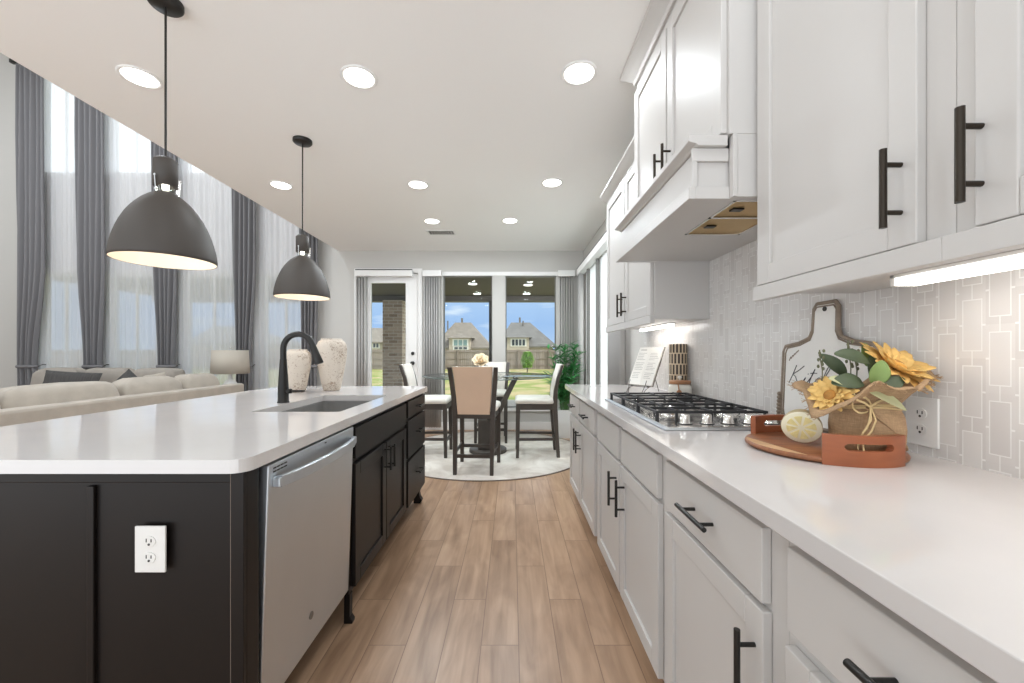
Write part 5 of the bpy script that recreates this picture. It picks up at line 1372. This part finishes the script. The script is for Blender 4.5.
# lamp on side table
LX, LY = -3.885, 5.52
t = thing('side_table', 'small round dark side table carrying the table lamp behind the sofa', 'side table', (LX, LY, 0))
obj('top', MB().lathe([(0.001, 0.53), (0.19, 0.53), (0.195, 0.54), (0.19, 0.55), (0.001, 0.55)], (LX, LY, 0), 36), M_WOODC, t)
obj('pedestal', MB().lathe([(0.001, 0.0), (0.13, 0.0), (0.13, 0.02), (0.025, 0.05), (0.022, 0.5), (0.05, 0.5295)], (LX, LY, 0), 28), M_WOODC, t)
t = thing('table_lamp', 'table lamp with a linen drum shade beyond the sofa end', 'table lamp', (LX, LY, 0.5505))
obj('lamp_base', MB().lathe([(0.001, 0.0), (0.085, 0.0), (0.09, 0.01), (0.11, 0.08), (0.105, 0.16), (0.06, 0.24), (0.025, 0.27), (0.02, 0.34), (0.008, 0.35), (0.008, 0.66), (0.001, 0.66)], (LX, LY, 0.5505), 36), M_POT, t)
obj('lamp_shade', MB().lathe([(0.212, 1.215), (0.225, 0.895)], (LX, LY, 0), 48, caps=False), M_SHADEIN, t, solid=0.003)
obj('finial', MB().ball((LX, LY, 1.245), 0.013, 12, 8).tube([(LX, LY, 1.21), (LX, LY, 1.24)], 0.004, 8), M_CHR, t)
sp_ = MB()
for k_ in range(3):
    a = k_*2*PI/3; sp_.tube([(LX, LY, 1.212), (LX+0.209*math.cos(a), LY+0.209*math.sin(a), 1.211)], 0.003, 6)
obj('shade_spider', sp_, M_CHR, t)

# ------------------------------------------------------------------ outside
struct('ground', MB().box(-60, 60, YB+0.2, 120, -0.35, -0.2), M_GRASS)
struct('patio_floor', MB().box(-9.0, 3.5, YB+0.2, 10.3, -0.2, -0.03), M_PATIO)
struct('patio_ceiling', MB().box(-9.0, 4.0, YB+0.15, 10.25, 2.60, 2.75), M_SOFFIT)
struct('patio_beam', MB().box(-9.0, 4.0, 10.0, 10.3, 2.47, 2.598), M_TRIMD)
o = obj('brick_pier', MB().box(-3.17, -2.69, 9.8, 10.28, -0.029, 2.469), M_BRICK); tag(o, 'brown brick pier holding the patio roof, seen through the glass door', 'pillar')
o = obj('patio_post', MB().box(-0.575, -0.50, 9.98, 10.055, -0.029, 2.469), mat('dark_bronze_post', rgb(70, 66, 62), 0.5), bevel=0.004); tag(o, 'thin dark patio post seen through the left window', 'post')
def plight(label, x, y):
    t = thing('patio_light', label, 'ceiling light', (x, y, 2.60), 'lit round lights in the patio ceiling')
    obj('trim_ring', MB().lathe([(0.105, -0.0003), (0.105, -0.008), (0.085, -0.008), (0.083, -0.001)], (x, y, 2.6), 28), M_TRIM, t)
    obj('lens', MB().lathe([(0.082, -0.0008), (0.082, -0.006), (0.001, -0.007)], (x, y, 2.6), 28), M_LEDS, t)
plight('nearer patio ceiling light in the left window', -0.81, 8.24)
plight('further patio ceiling light in the left window', -0.84, 9.62)
plight('nearer patio ceiling light in the right window', 0.335, 8.37)
plight('further patio ceiling light in the right window', 0.35, 9.62)
# fence
FYY = 33.0
t = thing('wooden_fence', 'weathered grey-brown board fence along the back of the lawn', 'fence', (-8, FYY, -0.2))
obj('boards', MB().box(-42, 26, FYY, FYY+0.03, -0.18, 1.40), M_FENCE, t)
rl = MB()
for z_ in (0.15, 0.70, 1.25): rl.box(-42, 26, FYY-0.04, FYY, z_-0.05, z_+0.05)
obj('rails', rl, M_FRAIL, t)
for i in range(28): obj('post', MB().box(-42+i*2.5, -41.9+i*2.5, FYY-0.14, FYY-0.041, -0.199, 1.42), M_FRAIL, t)

def house(label, x0, x1, y0, y1, zw, zr, ridge, m_roof, wins, gable=None, chim=None):
    t = thing('house', label, 'house', ((x0+x1)/2, (y0+y1)/2, -0.2))
    obj('walls', MB().box(x0, x1, y0, y1, -0.199, zw), M_HBRICK, t)
    e_ = 0.5; ym = (y0+y1)/2
    P = [(x0-e_, y0-e_, zw), (x1+e_, y0-e_, zw), (x1+e_, y1+e_, zw), (x0-e_, y1+e_, zw), (ridge[0], ym, zr), (ridge[1], ym, zr)]
    Q = [(a, b, c-0.18) for a, b, c in P[:4]]
    obj('roof', MB().add(P+Q, [(0, 1, 5, 4), (1, 2, 5), (2, 3, 4, 5), (3, 0, 4), (6, 9, 8, 7), (0, 6, 7, 1), (1, 7, 8, 2), (2, 8, 9, 3), (3, 9, 6, 0)]), m_roof, t)
    if gable:
        gx0, gx1, gz, gt, gy = gable; gm = (gx0+gx1)/2
        b = obj('front_bay', MB().box(gx0, gx1, gy, y0+1.5, -0.199, gz), M_HBRICK, t)
        P = [(gx0-0.4, gy-0.4, gz), (gx1+0.4, gy-0.4, gz), (gm, gy+(gx1-gx0)/2, gt), (gx0-0.4, y0+4, gz), (gx1+0.4, y0+4, gz), (gm, y0+4, gt)]
        obj('bay_roof', MB().add(P, [(0, 1, 2), (0, 2, 5, 3), (1, 4, 5, 2), (0, 3, 4, 1), (3, 5, 4)]), m_roof, b)
    for (a, b, c, d, yy, nn, dk) in wins:
        wf = MB().box(a-0.12, b+0.12, yy-0.06, yy-0.001, c-0.12, d+0.12)
        fo = obj('window', wf, M_TRIM, t)
        for i in range(nn):
            w_ = (b-a)/nn; obj('pane', MB().box(a+i*w_+0.06, a+(i+1)*w_-0.06, yy-0.09, yy-0.061, c, d), M_HWIND if dk else M_HWIN, fo)
    if chim:
        obj('chimney', MB().box(chim[0], chim[0]+0.25, ym, ym+0.25, zr-0.5, zr+chim[1]), M_TRIMD, t)
        for xx in chim[2:]: obj('vent_pipe', MB().tube([(xx, ym-1.0, zr-1.2), (xx, ym-1.0, zr+0.15)], 0.09, 8), M_TRIMD, t)
K50 = 50/F
def hx(x, Y=50): return (x-512)*Y/F
def hz(y, Y=50): return H+(352.5-y)*Y/F
house('tan roofed house beyond the fence in the left window', hx(436), hx(487), 50, 60, hz(347.5), hz(322.5, 55), (hx(455, 55), hx(471, 55)), M_SHING,
      [(hx(453.5, 49), hx(467.5, 49), hz(345.5, 49), hz(340, 49), 49, 3, False), (hx(454, 49), hx(467.5, 49), hz(349.3, 49), hz(347, 49), 49, 3, True)],
      gable=(hx(449, 49), hx(470, 49), hz(338, 49), hz(333, 49), 49), chim=(hx(461, 55), 0.6, hx(449, 55)))
house('grey roofed house beyond the fence in the right window', hx(500), hx(553), 50, 61, hz(346), hz(322.5, 55.5), (hx(511, 55.5), hx(530, 55.5)), M_SHING2,
      [(hx(511.5, 49), hx(525.5, 49), hz(345.5, 49), hz(339.5, 49), 49, 4, True)],
      gable=(hx(507, 49), hx(529, 49), hz(337.5, 49), hz(332, 49), 49), chim=(hx(519, 55), 0.7, hx(523, 55)))
house('pale house seen low through the glass door', hx(352), hx(398), 52, 62, hz(342, 52), hz(328, 57), (hx(368, 57), hx(384, 57)), M_SHING,
      [(hx(373, 52), hx(379, 52), hz(347.5, 52), hz(343.5, 52), 52, 2, True)])
house('house glimpsed through the living room sheers', hx(190), hx(262), 50, 60, hz(343), hz(326, 55), (hx(214, 55), hx(240, 55)), M_SHING2, [])
# sapling
t = thing('young_tree', 'small bright green sapling on the lawn in the right window', 'tree', (1.07, 28.0, -0.2))
obj('trunk', MB().tube([(1.07, 28, -0.199), (1.08, 28, 0.5), (1.06, 28, 1.0)], [0.04, 0.03, 0.015], 8), M_BARK, t)
fl = MB(); rnd = random.Random(9)
for i in range(1100):
    z_ = rnd.uniform(0.12, 1.2); rmax = 0.36*math.sin(PI*min(1, (z_-0.0)/1.28))**0.7+0.04; a = rnd.uniform(0, 2*PI); r_ = rmax*math.sqrt(rnd.random())
    d_ = Vector((math.cos(a), math.sin(a), rnd.uniform(-0.4, 0.9))); q = petal((1.07+r_*math.cos(a), 28+r_*math.sin(a), z_), d_, (0, 0, 1), 0.15, 0.07, -0.2); fl.add(q.v, q.f, True)
obj('foliage', fl, M_TREE, t)
